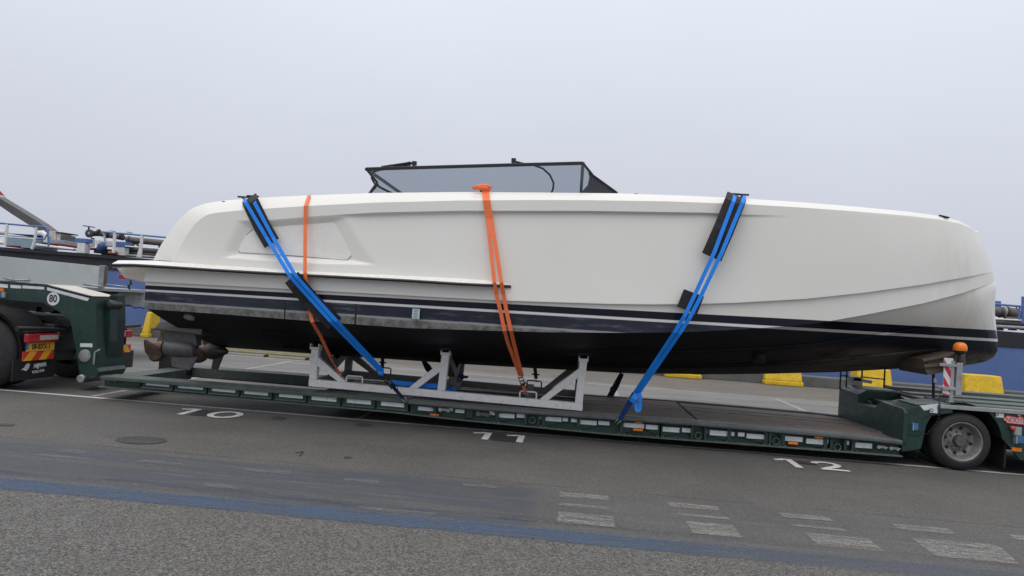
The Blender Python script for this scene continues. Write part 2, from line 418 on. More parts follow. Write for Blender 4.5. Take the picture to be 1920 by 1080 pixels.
m_faded = chalk('faded_white_paint', (.40, .39, .365), .37, .58, .68)
m_faded2 = chalk('nearly_gone_paint', (.27, .275, .285), .40, .60, .55, .3)
m_blueline = chalk('blue_road_paint', (.092, .142, .232), .34, .54, .85, .15, True)
m_bluefade = chalk('faded_blue_road_paint', (.072, .095, .135), .40, .62, .60, .35, True)
m_tar = M('black_paint', (.034, .033, .037), .7, var=.15)
m_patch = M('asphalt_patch', (.060, .057, .055), .85, var=.15, fine=.5)
def flat(name, pts, m, z=.004, div=1):
    return tag(MB().add([(p[0], p[1], z) for p in pts], [tuple(range(len(pts)))]).build(name, m), kind='structure')
def strip(name, x0, y0, x1, y1, w, m, z=.004):
    d = Vector((x1-x0, y1-y0)).normalized(); n = Vector((-d.y, d.x))*w/2
    return flat(name, [(x0-n.x, y0-n.y), (x1-n.x, y1-n.y), (x1+n.x, y1+n.y), (x0+n.x, y0+n.y)], m, z)
LY = 9.94
strip('white_line', -40, LY+.06, 40, LY-.06, .085, m_line)
for bx in (-14.2, -10.5, -6.72, -2.83, 1.02, 4.78, 8.5, 12.2):
    strip('bay_line', bx, LY+.1, bx+(.02 if bx > 0 else -.05), 17.6, .085, m_line_far)
strip('white_line', -30, 18.3, 4.4, 17.78, .10, m_line_far); strip('white_line', 4.4, 17.78, 40, 17.1, .10, m_line_far)
strip('white_line', -40, 21.95, 40, 21.95, .09, m_line_far)
strip('blue_line', -14, 5.50, 10, 5.585, .36, m_blueline); strip('blue_line', -14, 5.84, 10, 5.92, .55, m_bluefade, .003)
def worn(u0, v0, u1, v1, sh=0, m=m_faded):
    # a worn painted patch on the ground, pushed out along the row it belongs to
    a, b, c, d = G(u0, v0), G(u1, v0+(u1-u0)*.085), G(u1+sh, v1+(u1-u0)*.085), G(u0+sh, v1)
    flat('road_marking', [a, b, c, d], m, .0055)
for a in [(1044, 922, 1144, 933, 4), (1043, 943, 1148, 948, 2), (1040, 958, 1156, 982, 4),
          (1246, 941, 1348, 951, 8), (1262, 962, 1370, 967, 4), (1280, 976, 1378, 1003, 18),
          (1454, 961, 1556, 971, 12), (1478, 983, 1584, 988, 8), (1500, 998, 1632, 1026, 34),
          (1664, 982, 1780, 994, 20), (1706, 1006, 1868, 1048, 46), (1890, 1002, 1960, 1014, 14)]:
    worn(*a)
for a in [(84, 838, 158, 848, 4), (66, 850, 180, 856, 2), (262, 860, 352, 868, -4), (452, 872, 545, 886, 6), (380, 905, 455, 915, 0), (640, 895, 720, 903, 0),
          (860, 905, 936, 912, 2), (655, 948, 830, 956, 4)]:
    worn(*a, m=m_faded2)
# dark repairs and covers
c = G(265, 826)
flat('asphalt_repair', [(c.x+.255*math.cos(q*math.pi/14)*(1+.06*math.sin(q*2.3)), c.y+.20*math.sin(q*math.pi/14)) for q in range(28)], m_patch, .006)
for (u, v, w_, h_) in ((523, 784, 17, 3.4), (680, 797, 18, 3.6), (12, 797, 18, 2.6), (652, 858, 9, 1.8)):
    flat('asphalt_repair', [G(u-w_, v-h_*.2), G(u-w_*.1, v-h_), G(u+w_, v-h_*.1), G(u+w_*.5, v+h_), G(u-w_*.5, v+h_*.8)], m_patch, .006)
strip('tar_mark', *G(553, 850)[:2], *G(568, 847)[:2], .018, m_tar, .006); strip('tar_mark', *G(568, 847)[:2], *G(562, 856)[:2], .018, m_tar, .0065)

# painted bay numbers
def stroke(pts, w):
    vs = []; n = len(pts)
    for i, p in enumerate(pts):
        p = Vector(p); t = (Vector(pts[min(i+1, n-1)])-Vector(pts[max(i-1, 0)])).normalized(); nn = Vector((-t.y, t.x))*w/2
        vs += [p-nn, p+nn]
    return vs, [(2*i, 2*i+2, 2*i+3, 2*i+1) for i in range(n-1)]
W1 = .085
ONE = [[(.13, 0), (.13, .52)], [(-.06, .415), (.0, .43), (.09, .50)]]
ZERO = [[(.19+.17*math.cos(q*math.pi/14), .26+.235*math.sin(q*math.pi/14)) for q in range(29)]]
TWO = [[(.02, .38), (.05, .45), (.12, .49), (.20, .49), (.27, .45), (.295, .38), (.28, .31), (.22, .23), (.12, .14), (.05, .05)], [(.0, .043), (.33, .043)]]
def number(txt, ox, oy, adv, back, label):
    mb = MB(); k = 0
    for i, ch in enumerate(txt):
        for s_ in {'1': ONE, '0': ZERO, '2': TWO}[ch]:
            vs, fs = stroke([(p[0]*1.0, p[1]) for p in s_], W1)
            mb.add([(ox+i*adv+q.x, oy+q.y, .008+.0006*k) for q in vs], fs); k += 1
    o = mb.build('bay_number', m_digit, recalc=False); tag(o, kind='structure')
    if back: flat('bay_number_ground', [(ox+b[0], oy+b[1]) for b in back], m_tar, .006)
a = G(336, 778); number('10', a.x-.13, a.y, .43, [(.24, .04), (.44, .04), (.46, .52), (.16, .52)], 'ten')
a = G(908, 825); number('11', a.x-.13, a.y, .435, [(.20, .02), (.55, .0), (.60, .50), (.18, .52)], 'eleven')
a = G(1500, 878); number('12', a.x-.13, a.y, .39, [(.20, .30), (.42, .26), (.44, .44), (.22, .47)], 'twelve')

# ------------------------------------------------------------------ the motor yacht
YC = 10.98
BX = P(415, 651, YC).x
yacht = thing('motor_yacht', (0, YC, 0.78), 'white motor yacht with black antifouling lashed down on the green low loader', 'yacht')

F1 = [(268, 488), (300, 489.3), (325, 491), (331, 478), (340, 460), (352, 439), (365, 421), (378, 409), (390, 402), (410, 398.5), (455, 394), (500, 391), (580, 386), (700, 380), (860, 376), (1000, 375), (1100, 375.3),
      (1250, 377.5), (1400, 383), (1500, 389), (1600, 396), (1700, 404.5), (1760, 411.5), (1800, 419.5), (1820, 428), (1831, 436)]
F2 = [(268, 489.5), (300, 490.8), (325, 492.5), (331, 485), (340, 472), (365, 438), (390, 421), (420, 414), (475, 412.5), (510, 412), (580, 406), (700, 398.5), (860, 395), (1100, 395.2), (1317, 398.5),
      (1402, 402.5), (1482, 404.5), (1540, 402.5), (1600, 401.5), (1700, 407.5), (1760, 414), (1800, 421.5), (1820, 430), (1831.5, 438)]
F3 = [(268, 526), (520, 539), (860, 557.5), (948, 562), (1141, 568), (1220, 569), (1300, 568.3), (1380, 566), (1512, 558.5), (1621, 547), (1730, 532), (1818, 517), (1856, 510)]
FC = [(268, 579), (400, 588), (520, 597), (629, 605.5), (762, 615), (900, 619.5), (1028, 623), (1149, 624), (1223, 624), (1307, 622), (1390, 617.5), (1473, 612), (1530, 606.5), (1621, 590.5), (1730, 569), (1803, 550), (1859, 531)]
XS = P(268, 540, YC-2.0).x                       # transom
XM = -0.6
def g(t): t = clamp01(t); return (1-t**2.25)**0.62
def tipx(f): return P(f[-1][0], f[-1][1], YC).x
def half(f, B, xt):
    return lambda X: B*(1-.035*smooth01((XM-2.2-X)/3))*(g((X-XM)/(xt-XM)) if X > XM else 1.0)
def feat_pt(f, bfun, X):
    y = YC-bfun(X); z = 2.0
    for _ in range(8):
        u, _v = proj((X, y, z)); z = P(u, lerp_tab(f, u), y).z
    return Vector((X, y, z))
NCOL = 400
SS = [1-(1-i/NCOL)**1.35 for i in range(NCOL+1)]
b1 = half(F1, 2.02, tipx(F1)); b2 = half(F2, 2.026, tipx(F2)); b3 = half(F3, 2.06, tipx(F3)); bc = half(FC, 2.0, tipx(FC))
def sample(f, b): xt = tipx(f); return [feat_pt(f, b, XS+(xt-XS)*s) for s in SS]
c1, c2, c3, cc = sample(F1, b1), sample(F2, b2), sample(F3, b3), sample(FC, bc)
def ledge(u): return .0 if u < 430 else (.05*smooth01((u-430)/50) if u < 1250 else .05*smooth01((1500-u)/250))
def recess(u, v, v2):
    if u < 390 or u > 740: return 0
    ul = 446-(v-412)*.50 if v < 470 else 416          # the slanting after edge
    d = min(smooth01((u-ul)/34), clamp01((lerp_tab([(400, 482), (480, 487), (600, 494), (740, 501)], u)-v)/9),
            clamp01((724-(492-v)*.62-u)/62), clamp01((v-v2-1)/(13 if u < 640 else 13-9*clamp01((u-640)/60))))
    return .058*d
NR = 64
rows = []
for j in range(NR+1):
    q = j/NR; row = []
    for k in range(NCOL+1):
        a, b = c2[k], c3[k]; p = a.lerp(b, q)
        u, v = proj(p); v2 = lerp_tab(F2, u)
        bulge = .02*math.sin(math.pi*q)*smooth01((SS[k]-.6)/.4)
        push = ledge(u)*clamp01((v-v2)/3)*(1-q) if u > 700 else recess(u, v, v2)
        if 600 < u <= 760: push = max(push, ledge(u)*clamp01((v-v2)/3)*smooth01((u-600)/100)*(1-q))
        row.append(Vector((p.x, p.y-bulge+push, p.z)))
    rows.append(row)
near = MB()
near.grid([c1, c2], 0)                       # band under the gunwale
near.grid([[p.copy() for p in c2], rows[0]], 0)
near.grid(rows, 0)
# knuckle: the lower panel starts 3 cm further in
def inset(p, dy, dz=0): return Vector((p.x, min(p.y+dy, YC), p.z+dz))
lip = .035
def fade(k): return smooth01((1-SS[k])/.10)
c3b = [inset(p, lip*fade(k), .004) for k, p in enumerate(c3)]
c3a = [inset(p, 0, -.012) for k, p in enumerate(c3)]
near.grid([rows[-1], c3a], 0); near.grid([[p.copy() for p in c3a], c3b], 0)
low = [[a.lerp(b, j/12) for a, b in zip(c3b, cc)] for j in range(13)]
near.grid(low, 0)
# bottom: chine to keel
KEEL = [(415, 651), (651, 668), (873, 683), (992, 690), (1089, 695), (1168, 699.5), (1318, 702), (1432, 701), (1560, 698), (1655, 693), (1723, 689), (1795, 686), (1825, 683), (1850, 677.5), (1864, 669), (1870, 658), (1871, 640), (1868.5, 618), (1864, 575), (1860, 540), (1859, 531)]
kp = [P(u, v, YC) for u, v in KEEL]
cum = [0]
for a, b in zip(kp, kp[1:]): cum.append(cum[-1]+(b-a).length)
def keel_at(f):
    d = f*cum[-1]; i = 0
    while i < len(cum)-2 and cum[i+1] < d: i += 1
    return kp[i].lerp(kp[i+1], clamp01((d-cum[i])/(cum[i+1]-cum[i])))
ch = [0]
for a, b in zip(cc, cc[1:]): ch.append(ch[-1]+(b-a).length)
kk = [keel_at(ch[k]/ch[-1]) for k in range(NCOL+1)]
lipc = .05
ccb = [inset(p, lipc*fade(k), .006) for k, p in enumerate(cc)]
near.grid([[p.copy() for p in cc], ccb], 1)
bot = []
for j in range(15):
    q = j/14; row = []
    for k in range(NCOL+1):
        p = ccb[k].lerp(kk[k], q); w = 4*q*(1-q)
        fwd = smooth01((SS[k]-.55)/.35)
        hook = .012*(math.sin(q*math.pi*3))*(1-fwd)
        row.append(Vector((p.x, p.y-(.10*fwd)*w*(1-q), p.z-.045*w*(1-fwd)+hook*0)))
    bot.append(row)
near.grid(bot, 1)
# two lifting strakes
for q0 in (.36, .68):
    st = []
    for k in range(NCOL+1):
        p = ccb[k].lerp(kk[k], q0); 
        st.append(bot[int(round(q0*14))][k])
    n0 = int(NCOL*.08); n1 = int(NCOL*.80)
    tri = [[Vector((p.x, p.y-.035, p.z+.012)), Vector((p.x, p.y-.02, p.z-.028)), Vector((p.x, p.y+.035, p.z-.012))] for p in st[n0:n1]]
    near.grid(tri, 1)
# gunwale cap
C0 = [(287.5, 487.5), (300, 462), (312, 444), (326, 424), (342, 405), (355, 393.5), (370, 386.5), (385, 381.5), (405, 378), (430, 375), (455, 373)]
C1 = [(325, 491), (333, 474), (341, 458), (350, 442.5), (362, 425), (371, 414.5), (381, 406.8), (391, 401.8), (409, 398.7), (432, 396.3), (455, 394)]
def resamp(pl, n):
    d = [0]
    for a, b in zip(pl, pl[1:]): d.append(d[-1]+math.hypot(a[0]-b[0], a[1]-b[1]))
    out = []
    for i in range(n+1):
        t = d[-1]*i/n; k = 0
        while k < len(d)-2 and d[k+1] < t: k += 1
        s = (t-d[k])/(d[k+1]-d[k]); out.append((pl[k][0]+(pl[k+1][0]-pl[k][0])*s, pl[k][1]+(pl[k+1][1]-pl[k][1])*s))
    return out
F0 = [(455, 373), (520, 369), (580, 366.2), (700, 361.8), (860, 360), (1000, 360.8), (1155, 362.5), (1280, 366.5), (1400, 372.5), (1500, 379), (1600, 387), (1700, 396.5), (1760, 404.5), (1798, 414), (1816, 423), (1826, 432)]
b0 = half(F0, 1.80, tipx(F0)); b1c = half(F1, 2.02, tipx(F1))
xa = P(455, 394, YC-2.02).x; xt1 = tipx(F1); xa0 = P(455, 373, YC-1.8).x; xt0 = tipx(F0)
aft0 = [P(u, v, YC-b0(-4)+.04) for u, v in resamp(C0, 28)]; aft1 = []
for u, v in resamp(C1, 28):
    v = lerp_tab(F1, u); p = P(u, v, YC-b1(-4)); aft1.append(P(u, v, YC-b1(p.x)))
S2 = [1-(1-i/140)**1.35 for i in range(141)]
fore1 = [feat_pt(F1, b1, xa+(xt1-xa)*s) for s in S2]
fore0 = [feat_pt(F0, lambda X: max(0, b0(X)), xa0+(xt0-xa0)*s) for s in S2]
for lst0, lst1 in ((aft0, aft1), (fore0, fore1)):
    near.grid([[b.lerp(a, t)+Vector((0, -.006*math.sin(math.pi*t), .006*math.sin(math.pi*t))) for a, b in zip(lst0, lst1)] for t in (0, .15, .4, .7, 1)], 0)
# the knuckle round the after end of the cap, so that the two runs meet
near.grid([[aft0[-1], fore0[0]], [aft1[-1], fore1[0]]], 0)
# inside of the bulwark and half of the deck, transom
ins0 = aft0+fore0
ins1 = [Vector((p.x, min(YC, p.y+.10), max(p.z-.30, 1.95))) for p in ins0]
near.grid([ins0, ins1], 0)
near.grid([ins1, [Vector((p.x, YC, p.z+.03)) for p in ins1]], 2)
tz = [c1[0], c2[0]]+[r_[0] for r_ in rows]+[c3a[0], c3b[0]]+[r_[0] for r_ in low]+[ccb[0]]+[r_[0] for r_ in bot]
near.grid([tz, [Vector((p.x, YC, p.z)) for p in tz]], 0)
# closing wall behind the stern quarter
wall_top = [aft0[0]]+[p for p in aft0[1:]]
hull = MB(); hull.v = list(near.v); hull.f = list(near.f); hull.m = list(near.m)
n = len(near.v)
hull.v += [(p[0], 2*YC-p[1], p[2]) for p in near.v]; hull.f += [tuple(i+n for i in reversed(f)) for f in near.f]; hull.m += near.m

def hull_z(u0, v0, y0, u1, v1, y1):              # level of a painted line: z = a + b x
    p, q = P(u0, v0, y0), P(u1, v1, y1); b = (q.z-p.z)/(q.x-p.x); return p.z-b*p.x, b
yA = YC-1.98
La = hull_z(268, 534.5, yA, 1868, 619.5, YC)         # top of the black stripe
Lb = hull_z(268, 542, yA, 1870, 635.5, YC)           # white boot top starts
Lc = hull_z(268, 546, yA, 1870, 640.5, YC)           # antifouling starts
Ld = hull_z(268, 564, yA, 1149, 623.0, YC-1.97)      # top of the fouled strip
def hull_mat(kind):
    t = NT('hull_'+kind); x, y, z = t.xyz()
    def above(L, soft=.003): return t.ss(t.math('SUBTRACT', z, t.math('ADD', t.math('MULTIPLY', x, L[1]), L[0])), -soft, soft)
    gel = t.mix(t.ss(t.noise(.55, 4, .55), .3, .7), (.745, .728, .68), (.77, .755, .712))
    gel = t.mix(t.ss(t.noise(2.3, 7, .7, (1, 1, .45)), .60, .78, 0, .22), gel, (.60, .585, .54))
    stain = t.math('MULTIPLY', t.ss(x, 3.9, 5.2), t.ss(t.noise(1.3, 6, .7, (1.6, 1, .5)), .42, .66, 0, .28))
    gel = t.mix(stain, gel, (.50, .47, .40))
    nb = t.noise(6, 7, .75, (.35, .35, 3)); nc = t.noise(9, 8, .78, (1, 1, .9))
    anti = t.mix(t.ss(t.noise(1.5, 6, .65, (.5, 1, 1)), .35, .75), (.011, .014, .028), (.022, .028, .048))
    salt = t.math('MULTIPLY', t.ss(nb, .50, .70, 0, .7), t.ss(t.noise(1.1, 3), .36, .58))
    anti_side = t.mix(salt, anti, (.17, .19, .21))
    foul = t.mix(t.ss(nc, .30, .68), (.055, .055, .052), (.235, .23, .215))
    foul = t.mix(t.ss(nb, .6, .75, 0, .5), foul, (.34, .335, .32))
    dd = t.math('SUBTRACT', z, t.math('ADD', t.math('MULTIPLY', x, Ld[1]), Ld[0]))
    dd = t.math('ADD', dd, t.math('MULTIPLY', t.math('SUBTRACT', nb, .5), .035))
    edge = t.math('MULTIPLY', t.ss(dd, -.03, -.012), t.ss(dd, .0, .012, 1, 0))
    joint = t.math('MULTIPLY', t.math('LESS_THAN', t.math('ABSOLUTE', t.math('SUBTRACT', x, -2.67)), .012), t.ss(dd, -.02, .12, 1, .75))
    joint2 = t.math('LESS_THAN', t.math('ABSOLUTE', t.math('SUBTRACT', x, -3.58)), .010)
    if kind == 'side':
        lower = t.mix(t.ss(dd, -.006, .006), foul, anti_side)
        lower = t.mix(t.math('MULTIPLY', edge, .75), lower, (.34, .35, .35))
        lower = t.mix(t.math('MAXIMUM', joint, joint2), lower, (.01, .01, .012))
    else:
        grime = t.math('MULTIPLY', t.ss(x, 2.7, 4.2), t.ss(t.noise(2.2, 7, .7, (.4, 1, 1.5)), .36, .58, .05, .85))
        lower = t.mix(t.ss(t.noise(1.0, 7, .65, (.5, 1, 1.2)), .4, .8), (.0065, .0065, .009), (.014, .014, .018))
        lower = t.mix(t.math('MULTIPLY', t.ss(x, 1.5, 3.2), t.ss(dd, -.1, .15)), lower, (.011, .014, .026))
        scuff = t.math('MULTIPLY', t.ss(t.noise(3.0, 7, .75, (.25, 1, 2.2)), .62, .74, 0, .6), t.ss(t.noise(.6, 2), .5, .6))
        lower = t.mix(scuff, lower, (.05, .05, .052))
        lower = t.mix(t.math('MULTIPLY', grime, t.ss(dd, -.10, .07, 1, 0)), lower, (.165, .135, .105))
    c = t.mix(above(Lc), lower, (.70, .70, .68))
    c = t.mix(above(Lb), c, (.006, .006, .018))
    c = t.mix(above(La), c, gel)
    rough = t.math('ADD', t.math('MULTIPLY', above(Lc), -.30), .55)
    t.set(c, rough, 0, .45 if kind == 'side' else .28)
    return t.mat
m_side, m_bot = hull_mat('side'), hull_mat('bottom')
m_gel = M('gelcoat', (.79, .775, .73), .26, var=.03, dirt=(.62, .60, .55), damt=.3, scale=2)
hull.build('hull', [m_side, m_bot, m_gel], yacht, smooth=True, recalc=True)

# rubbing ledge and its black strip (near and far), tapering out amidships
LT = [(222, 488), (290, 488.6), (327, 491.5), (400, 496.5), (480, 500), (568, 506), (760, 514.6), (860, 519), (923, 523.5), (958, 533)]
ST = [(207, 494.5), (250, 494.6), (325, 499), (400, 504), (475, 508.3), (568, 513.5), (760, 523.5), (860, 529.8), (923, 532.8), (958, 534.5)]
def bl(u): return 2.06+.115*smooth01((962-u)/60)
us = [210+748*i/90 for i in range(91)]
def on_ledge(f, u, b, dv=0): return P(u, lerp_tab(f, u)+dv, YC-b)
def mirror(mb):
    o = MB(); o.v = [(p[0], 2*YC-p[1], p[2]) for p in mb.v]; o.f = [tuple(reversed(f)) for f in mb.f]; o.m = list(mb.m); return o
ld = MB()
ld.grid([[on_ledge(LT, max(u, 222), 1.99) for u in us], [on_ledge(ST, u, bl(u)-.012, -.4) for u in us], [on_ledge(ST, u, bl(u)-.012, 5.8) for u in us], [on_ledge(ST, u, 2.0, 7.8) for u in us]], 0)
ld.build('rubbing_ledge', m_gel, yacht, smooth=30); mirror(ld).build('rubbing_ledge', m_gel, yacht, smooth=30)
rb = MB()
sec = [(-.02, -.2), (.012, .1), (.020, 1.4), (.022, 2.6), (.020, 3.9), (.012, 5.3), (-.02, 5.6)]
rb.grid([[on_ledge(ST, u, bl(u)-.010+dy, dv) for u in us] for dy, dv in sec], 0)
m_rub = M('rub_rubber', (.016, .012, .020), .4)
rb.build('rub_strip', m_rub, yacht, smooth=50); mirror(rb).build('rub_strip', m_rub, yacht, smooth=50)
# bathing platform across the stern
pl = MB()
px0, pz0 = P(207, 494.5, YC-2.0).x, P(207, 494.5, YC-2.0).z
prof = [(px0, pz0), (px0+.10, pz0+.045), (XS+.40, pz0+.045), (XS+.40, pz0-.28), (XS-.06, pz0-.215), (P(231, 522, YC-1.95).x, P(231, 522, YC-1.95).z), (px0+.02, pz0-.035)]
pl.prism(prof, YC-1.93, YC+1.93)
pl.build('swim_platform', M('platform_gelcoat', (.62, .585, .51), .5, var=.06, dirt=(.36, .33, .28), damt=.5), yacht, bevel=.02)
st = MB()   # closing face of the stern quarters above the platform
q0 = [P(u, v, YC-1.78) for u, v in [(290, 488), (455, 373.5)]]
st.box(XS+.25, XS+1.35, YC-1.62, YC+1.62, pz0+.03, pz0+.62)
st.build('aft_sunbed_base', m_gel, yacht, bevel=.05)

# side hatch in the recess: a proud panel in a dark gasket
HO = [(448, 471), (447.5, 466), (451, 458), (458, 446), (466, 437), (473, 431.5), (480, 428.5), (513, 425.3), (568, 421), (625, 417), (629, 420), (646, 450), (658, 476), (659, 479), (651, 487), (640, 487), (560, 480), (450, 473)]
def side_y(u, v):
    y = YC-2.0
    for _ in range(5):
        X = P(u, v, y).x; v2, v3 = lerp_tab(F2, u), lerp_tab(F3, u); q = clamp01((v-v2)/(v3-v2))
        y = YC-((1-q)*b2(X)+q*b3(X))+recess(u, v, v2)
    return y
def hatch_pts(grow, lift):
    cx = sum(p[0] for p in HO)/len(HO); cy = sum(p[1] for p in HO)/len(HO); out = []
    for u, v in HO:
        dx, dy = u-cx, v-cy; L_ = math.hypot(dx, dy); u += dx/L_*grow; v += dy/L_*grow
        out.append(P(u, v, side_y(cx+(u-cx)*.9, cy+(v-cy)*.8)-lift))
    return out
def slab(pts, th):
    mb = MB(); n_ = len(pts); c = sum(pts, Vector())/n_
    vs = pts+[p+Vector((0, th, 0)) for p in pts]+[c]
    mb.add(vs, [(i, (i+1) % n_, 2*n_) for i in range(n_)]+[(i, i+n_, (i+1) % n_+n_, (i+1) % n_) for i in range(n_)]+[tuple(range(2*n_-1, n_-1, -1))]); return mb
slab(hatch_pts(.9, .004), .03).build('hatch_gasket', m_black, yacht)
slab(hatch_pts(-.3, .010), .03).build('side_hatch', m_gel, yacht)

# windscreen and folding side screens
def sc(b): return YC-b
wr = MB(); by = sc(1.42); fy = 2*YC-by
def wp(u, v, y=None): return P(u, v, y or by)
def far(p): return Vector((p.x, 2*YC-p.y, p.z))
A, B, B2, Cp, D, E_, Fp = wp(687, 317), wp(960, 309.3), wp(1093, 306), wp(1158, 362), wp(693, 364), wp(708, 343), wp(1105, 311)
for m_ in (lambda p: p, far):
    for a, b, w in ((A, B, .042), (B, B2, .042), (A, E_, .03), (E_, D, .04)):
        wr.beam(m_(a), m_(b), .04, w)
    wr.beam(m_(B2), m_(wp(1111, 328)), .035, .03); wr.beam(m_(wp(1111, 328)), m_(Cp), .035, .022)
for p in (A, B2): wr.beam(p, far(p), .045, .035)
wr.build('windscreen_frame', m_blackmetal, yacht, bevel=.006)
def pane(pts, th, name, m, par):
    mb = MB(); n_ = len(pts); vs = [Vector(p) for p in pts]+[Vector(p)+Vector((0, th, 0)) for p in pts]
    fs = [tuple(range(n_)), tuple(range(2*n_-1, n_-1, -1))]+[(i, i+n_, (i+1) % n_+n_, (i+1) % n_) for i in range(n_)]
    mb.add(vs, fs); return mb.build(name, m, par)
arc = [(1093, 308), (1102, 317), (1105, 332), (1102, 347), (1093, 357), (1085, 366)]
gp = [wp(690, 319), wp(960, 311), wp(1091, 308)]+[wp(u, v) for u, v in arc]+[wp(697, 368), wp(709, 343)]
pane(gp, .008, 'side_window', m_tint, yacht)
pane([far(p)+Vector((0, -.008, 0)) for p in gp], .008, 'side_window', m_tint, yacht)
cov = [wp(u, v) for u, v in [(1093, 307.5), (1111, 328), (1158, 362.5), (1158, 368)]]+[wp(u, v) for u, v in reversed(arc)]
pane(cov, .012, 'windscreen_cover', m_mesh, yacht)
pane([far(p)+Vector((0, -.012, 0)) for p in cov], .012, 'windscreen_cover', m_mesh, yacht)
for pts in ([P(u, v, sc(-.2)) for u, v in [(1000, 309.5), (1018, 316), (1031, 328), (1038, 343), (1037, 354), (1033, 364)]],
            [wp(u, v, by+.15) for u, v in [(697, 326), (697, 334), (703, 345), (716, 353), (738, 364)]], [wp(u, v, by+.15) for u, v in [(700, 322), (712, 318.5), (724, 317)]]):
    MB().tube(pts, .015).build('screen_hoop', m_blackmetal, yacht, smooth=True)
for pts in ([(715, 313.5), (762, 306.5), (768, 305), (777, 308), (775, 312)], [(735, 314.5), (770, 308.5)], [(982, 307.5), (963, 302.5), (962, 307)]):
    mb = MB(); mb.tube([wp(u, v, by+.25) for u, v in pts], .018, 6)
    mb.box(*(lambda p: (p.x-.03, p.x+.03, p.y-.02, p.y+.02, p.z-.02, p.z+.04))(wp(*pts[-2], by+.25)))
    mb.build('screen_strut', m_blackmetal, yacht)
# cleats along the gunwale
def cleat(u, v, b, w=.20, tilt=0):
    p = P(u, v+(3.2 if u > 1700 else 0), YC-b); mb = MB()
    mb.beam(p+Vector((-w/2, 0, -tilt)), p+Vector((w/2, 0, tilt)), .035, .022); mb.lathe(p+Vector((0, 0, -.10)), (0, 0, 1), [(0, .03), (.03, .017), (.095, .022)], 10)
    mb.build('cleat', m_blackmetal, yacht, bevel=.006)
for u, v in ((457, 368.5), (474, 366.8), (1375, 362.8), (1392, 364), (1770, 402), (903, 353.5)): cleat(u, v+1.0, 1.70 if u < 1500 else .85, .16 if u < 1500 else .13, -.012 if u > 1700 else .0)
for u, v in ((423, 378.5), (1193, 364.5)):
    p = P(u, v, YC-1.72); mb = MB(); mb.lathe(p+Vector((0, 0, -.03)), (0, 0, 1), [(0, .06), (.03, .05), (.04, .02)], 12); mb.build('deck_fitting', m_blackmetal, yacht)
# notice stuck on the antifouling
p = P(780, 588.5, YC-2.06)
n_ = MB().box(p.x-.045, p.x+.045, p.y-.012, p.y+.004, p.z-.062, p.z+.062).build('notice_sticker', M('pale_sticker', (.50, .60, .60), .5, var=.05), yacht)
for k, w_ in enumerate((.06, .05, .06, .055, .05, .07)):
    zz = p.z+.045-.019*k
    MB().box(p.x-w_/2, p.x+w_/2-.004*(k % 3), p.y-.0135, p.y-.012, zz-.003, zz+.003).build('printed_line', m_ink, n_)
# small fittings on the bottom
for (u, v, b, nm, mt, r_) in ((355, 594, 1.72, 'zinc_anode', m_galv, .07), (966, 629, 1.62, 'hull_fitting', m_dark, .05), (1424, 675, .9, 'thruster_mouth', m_ink, .085)):
    p = P(u, v, YC-b); mb = MB(); mb.lathe(p, (0, -.45, -.85), [(-.08, r_), (.02, r_), (.03, r_*.6)], 16); mb.build(nm, mt, yacht, smooth=40)
p = P(1086, 658, YC-1.1)

# the two drives: leg, torpedo and after propeller
def propeller(xh, yc, zc, par, ph, R1=.25):
    pr = MB(); pr.lathe((xh-.17, yc, zc), (1, 0, 0), [(0, .02), (.03, .055), (.10, .075), (.175, .088)], 16)
    for j in range(3):
        a = 2*math.pi*j/3+ph; rows_ = []
        for i in range(7):
            s = i/6; r_ = .05+(R1-.05)*s; ch_ = .105*math.sin(math.pi*(.18+.72*s))+.014; tw = .95-.55*s
            d = Vector((0, math.cos(a+.5*s), math.sin(a+.5*s))); tg = Vector((0, -math.sin(a+.5*s), math.cos(a+.5*s)))
            cen = Vector((xh-.085, yc, zc))+d*r_
            rows_.append([cen+(tg*math.cos(tw)+Vector((1, 0, 0))*math.sin(tw))*q*ch_*1.35 + Vector((.012*(1-q*q), 0, 0)) for q in (-1, -.5, 0, .5, 1)])
        pr.grid(rows_); pr.grid([[p+Vector((.008, 0, 0)) for p in r_] for r_ in rows_])
    return pr.build('propeller', m_prop, par, smooth=60)
def drive(yc):
    dx = P(340, 640, 9.98)
    x0 = P(309, 655, 9.98).x; x1 = P(395, 655, 9.98).x; zc = P(340, 655, 9.98).z+.015
    pod = MB()
    pod.lathe((x0, yc, zc), (1, 0, 0), [(0, .085), (.03, .115), (.20, .128), (.36, .122), (.44, .105), (.47, .06), (.48, .004)], 24)
    tz_ = P(340, 618, 9.98).z
    pod.hexa([(x0+.02, yc-.055, zc+.05), (x0+.50, yc-.055, zc+.05), (x0+.50, yc+.055, zc+.05), (x0+.02, yc+.055, zc+.05),
              (x0+.0, yc-.10, tz_-.01), (x0+.47, yc-.10, tz_-.03), (x0+.47, yc+.10, tz_-.03), (x0+.0, yc+.10, tz_-.01)])
    o = pod.build('drive_pod', m_pod, yacht, smooth=35, bevel=.012)
    pt = MB(); pt.hexa([(x0-.12, yc-.16, tz_-.02), (x0+.62, yc-.20, tz_-.05), (x0+.62, yc+.20, tz_-.05), (x0-.12, yc+.16, tz_-.02),
                        (x0-.02, yc-.13, tz_+.11), (x0+.62, yc-.18, tz_+.15), (x0+.62, yc+.18, tz_+.15), (x0-.02, yc+.13, tz_+.11)])
    pt.build('cavitation_plate', m_bronze, o, bevel=.02)
    fn = MB(); fn.prism([(x0+.10, zc-.10), (x0+.50, zc-.10), (x0+.40, zc-.30), (x0+.13, zc-.27)], yc-.018, yc+.018); fn.build('skeg', m_pod, o, bevel=.012)
    propeller(x0-.02, yc, zc, o, 1.0, .27)
drive(9.98)
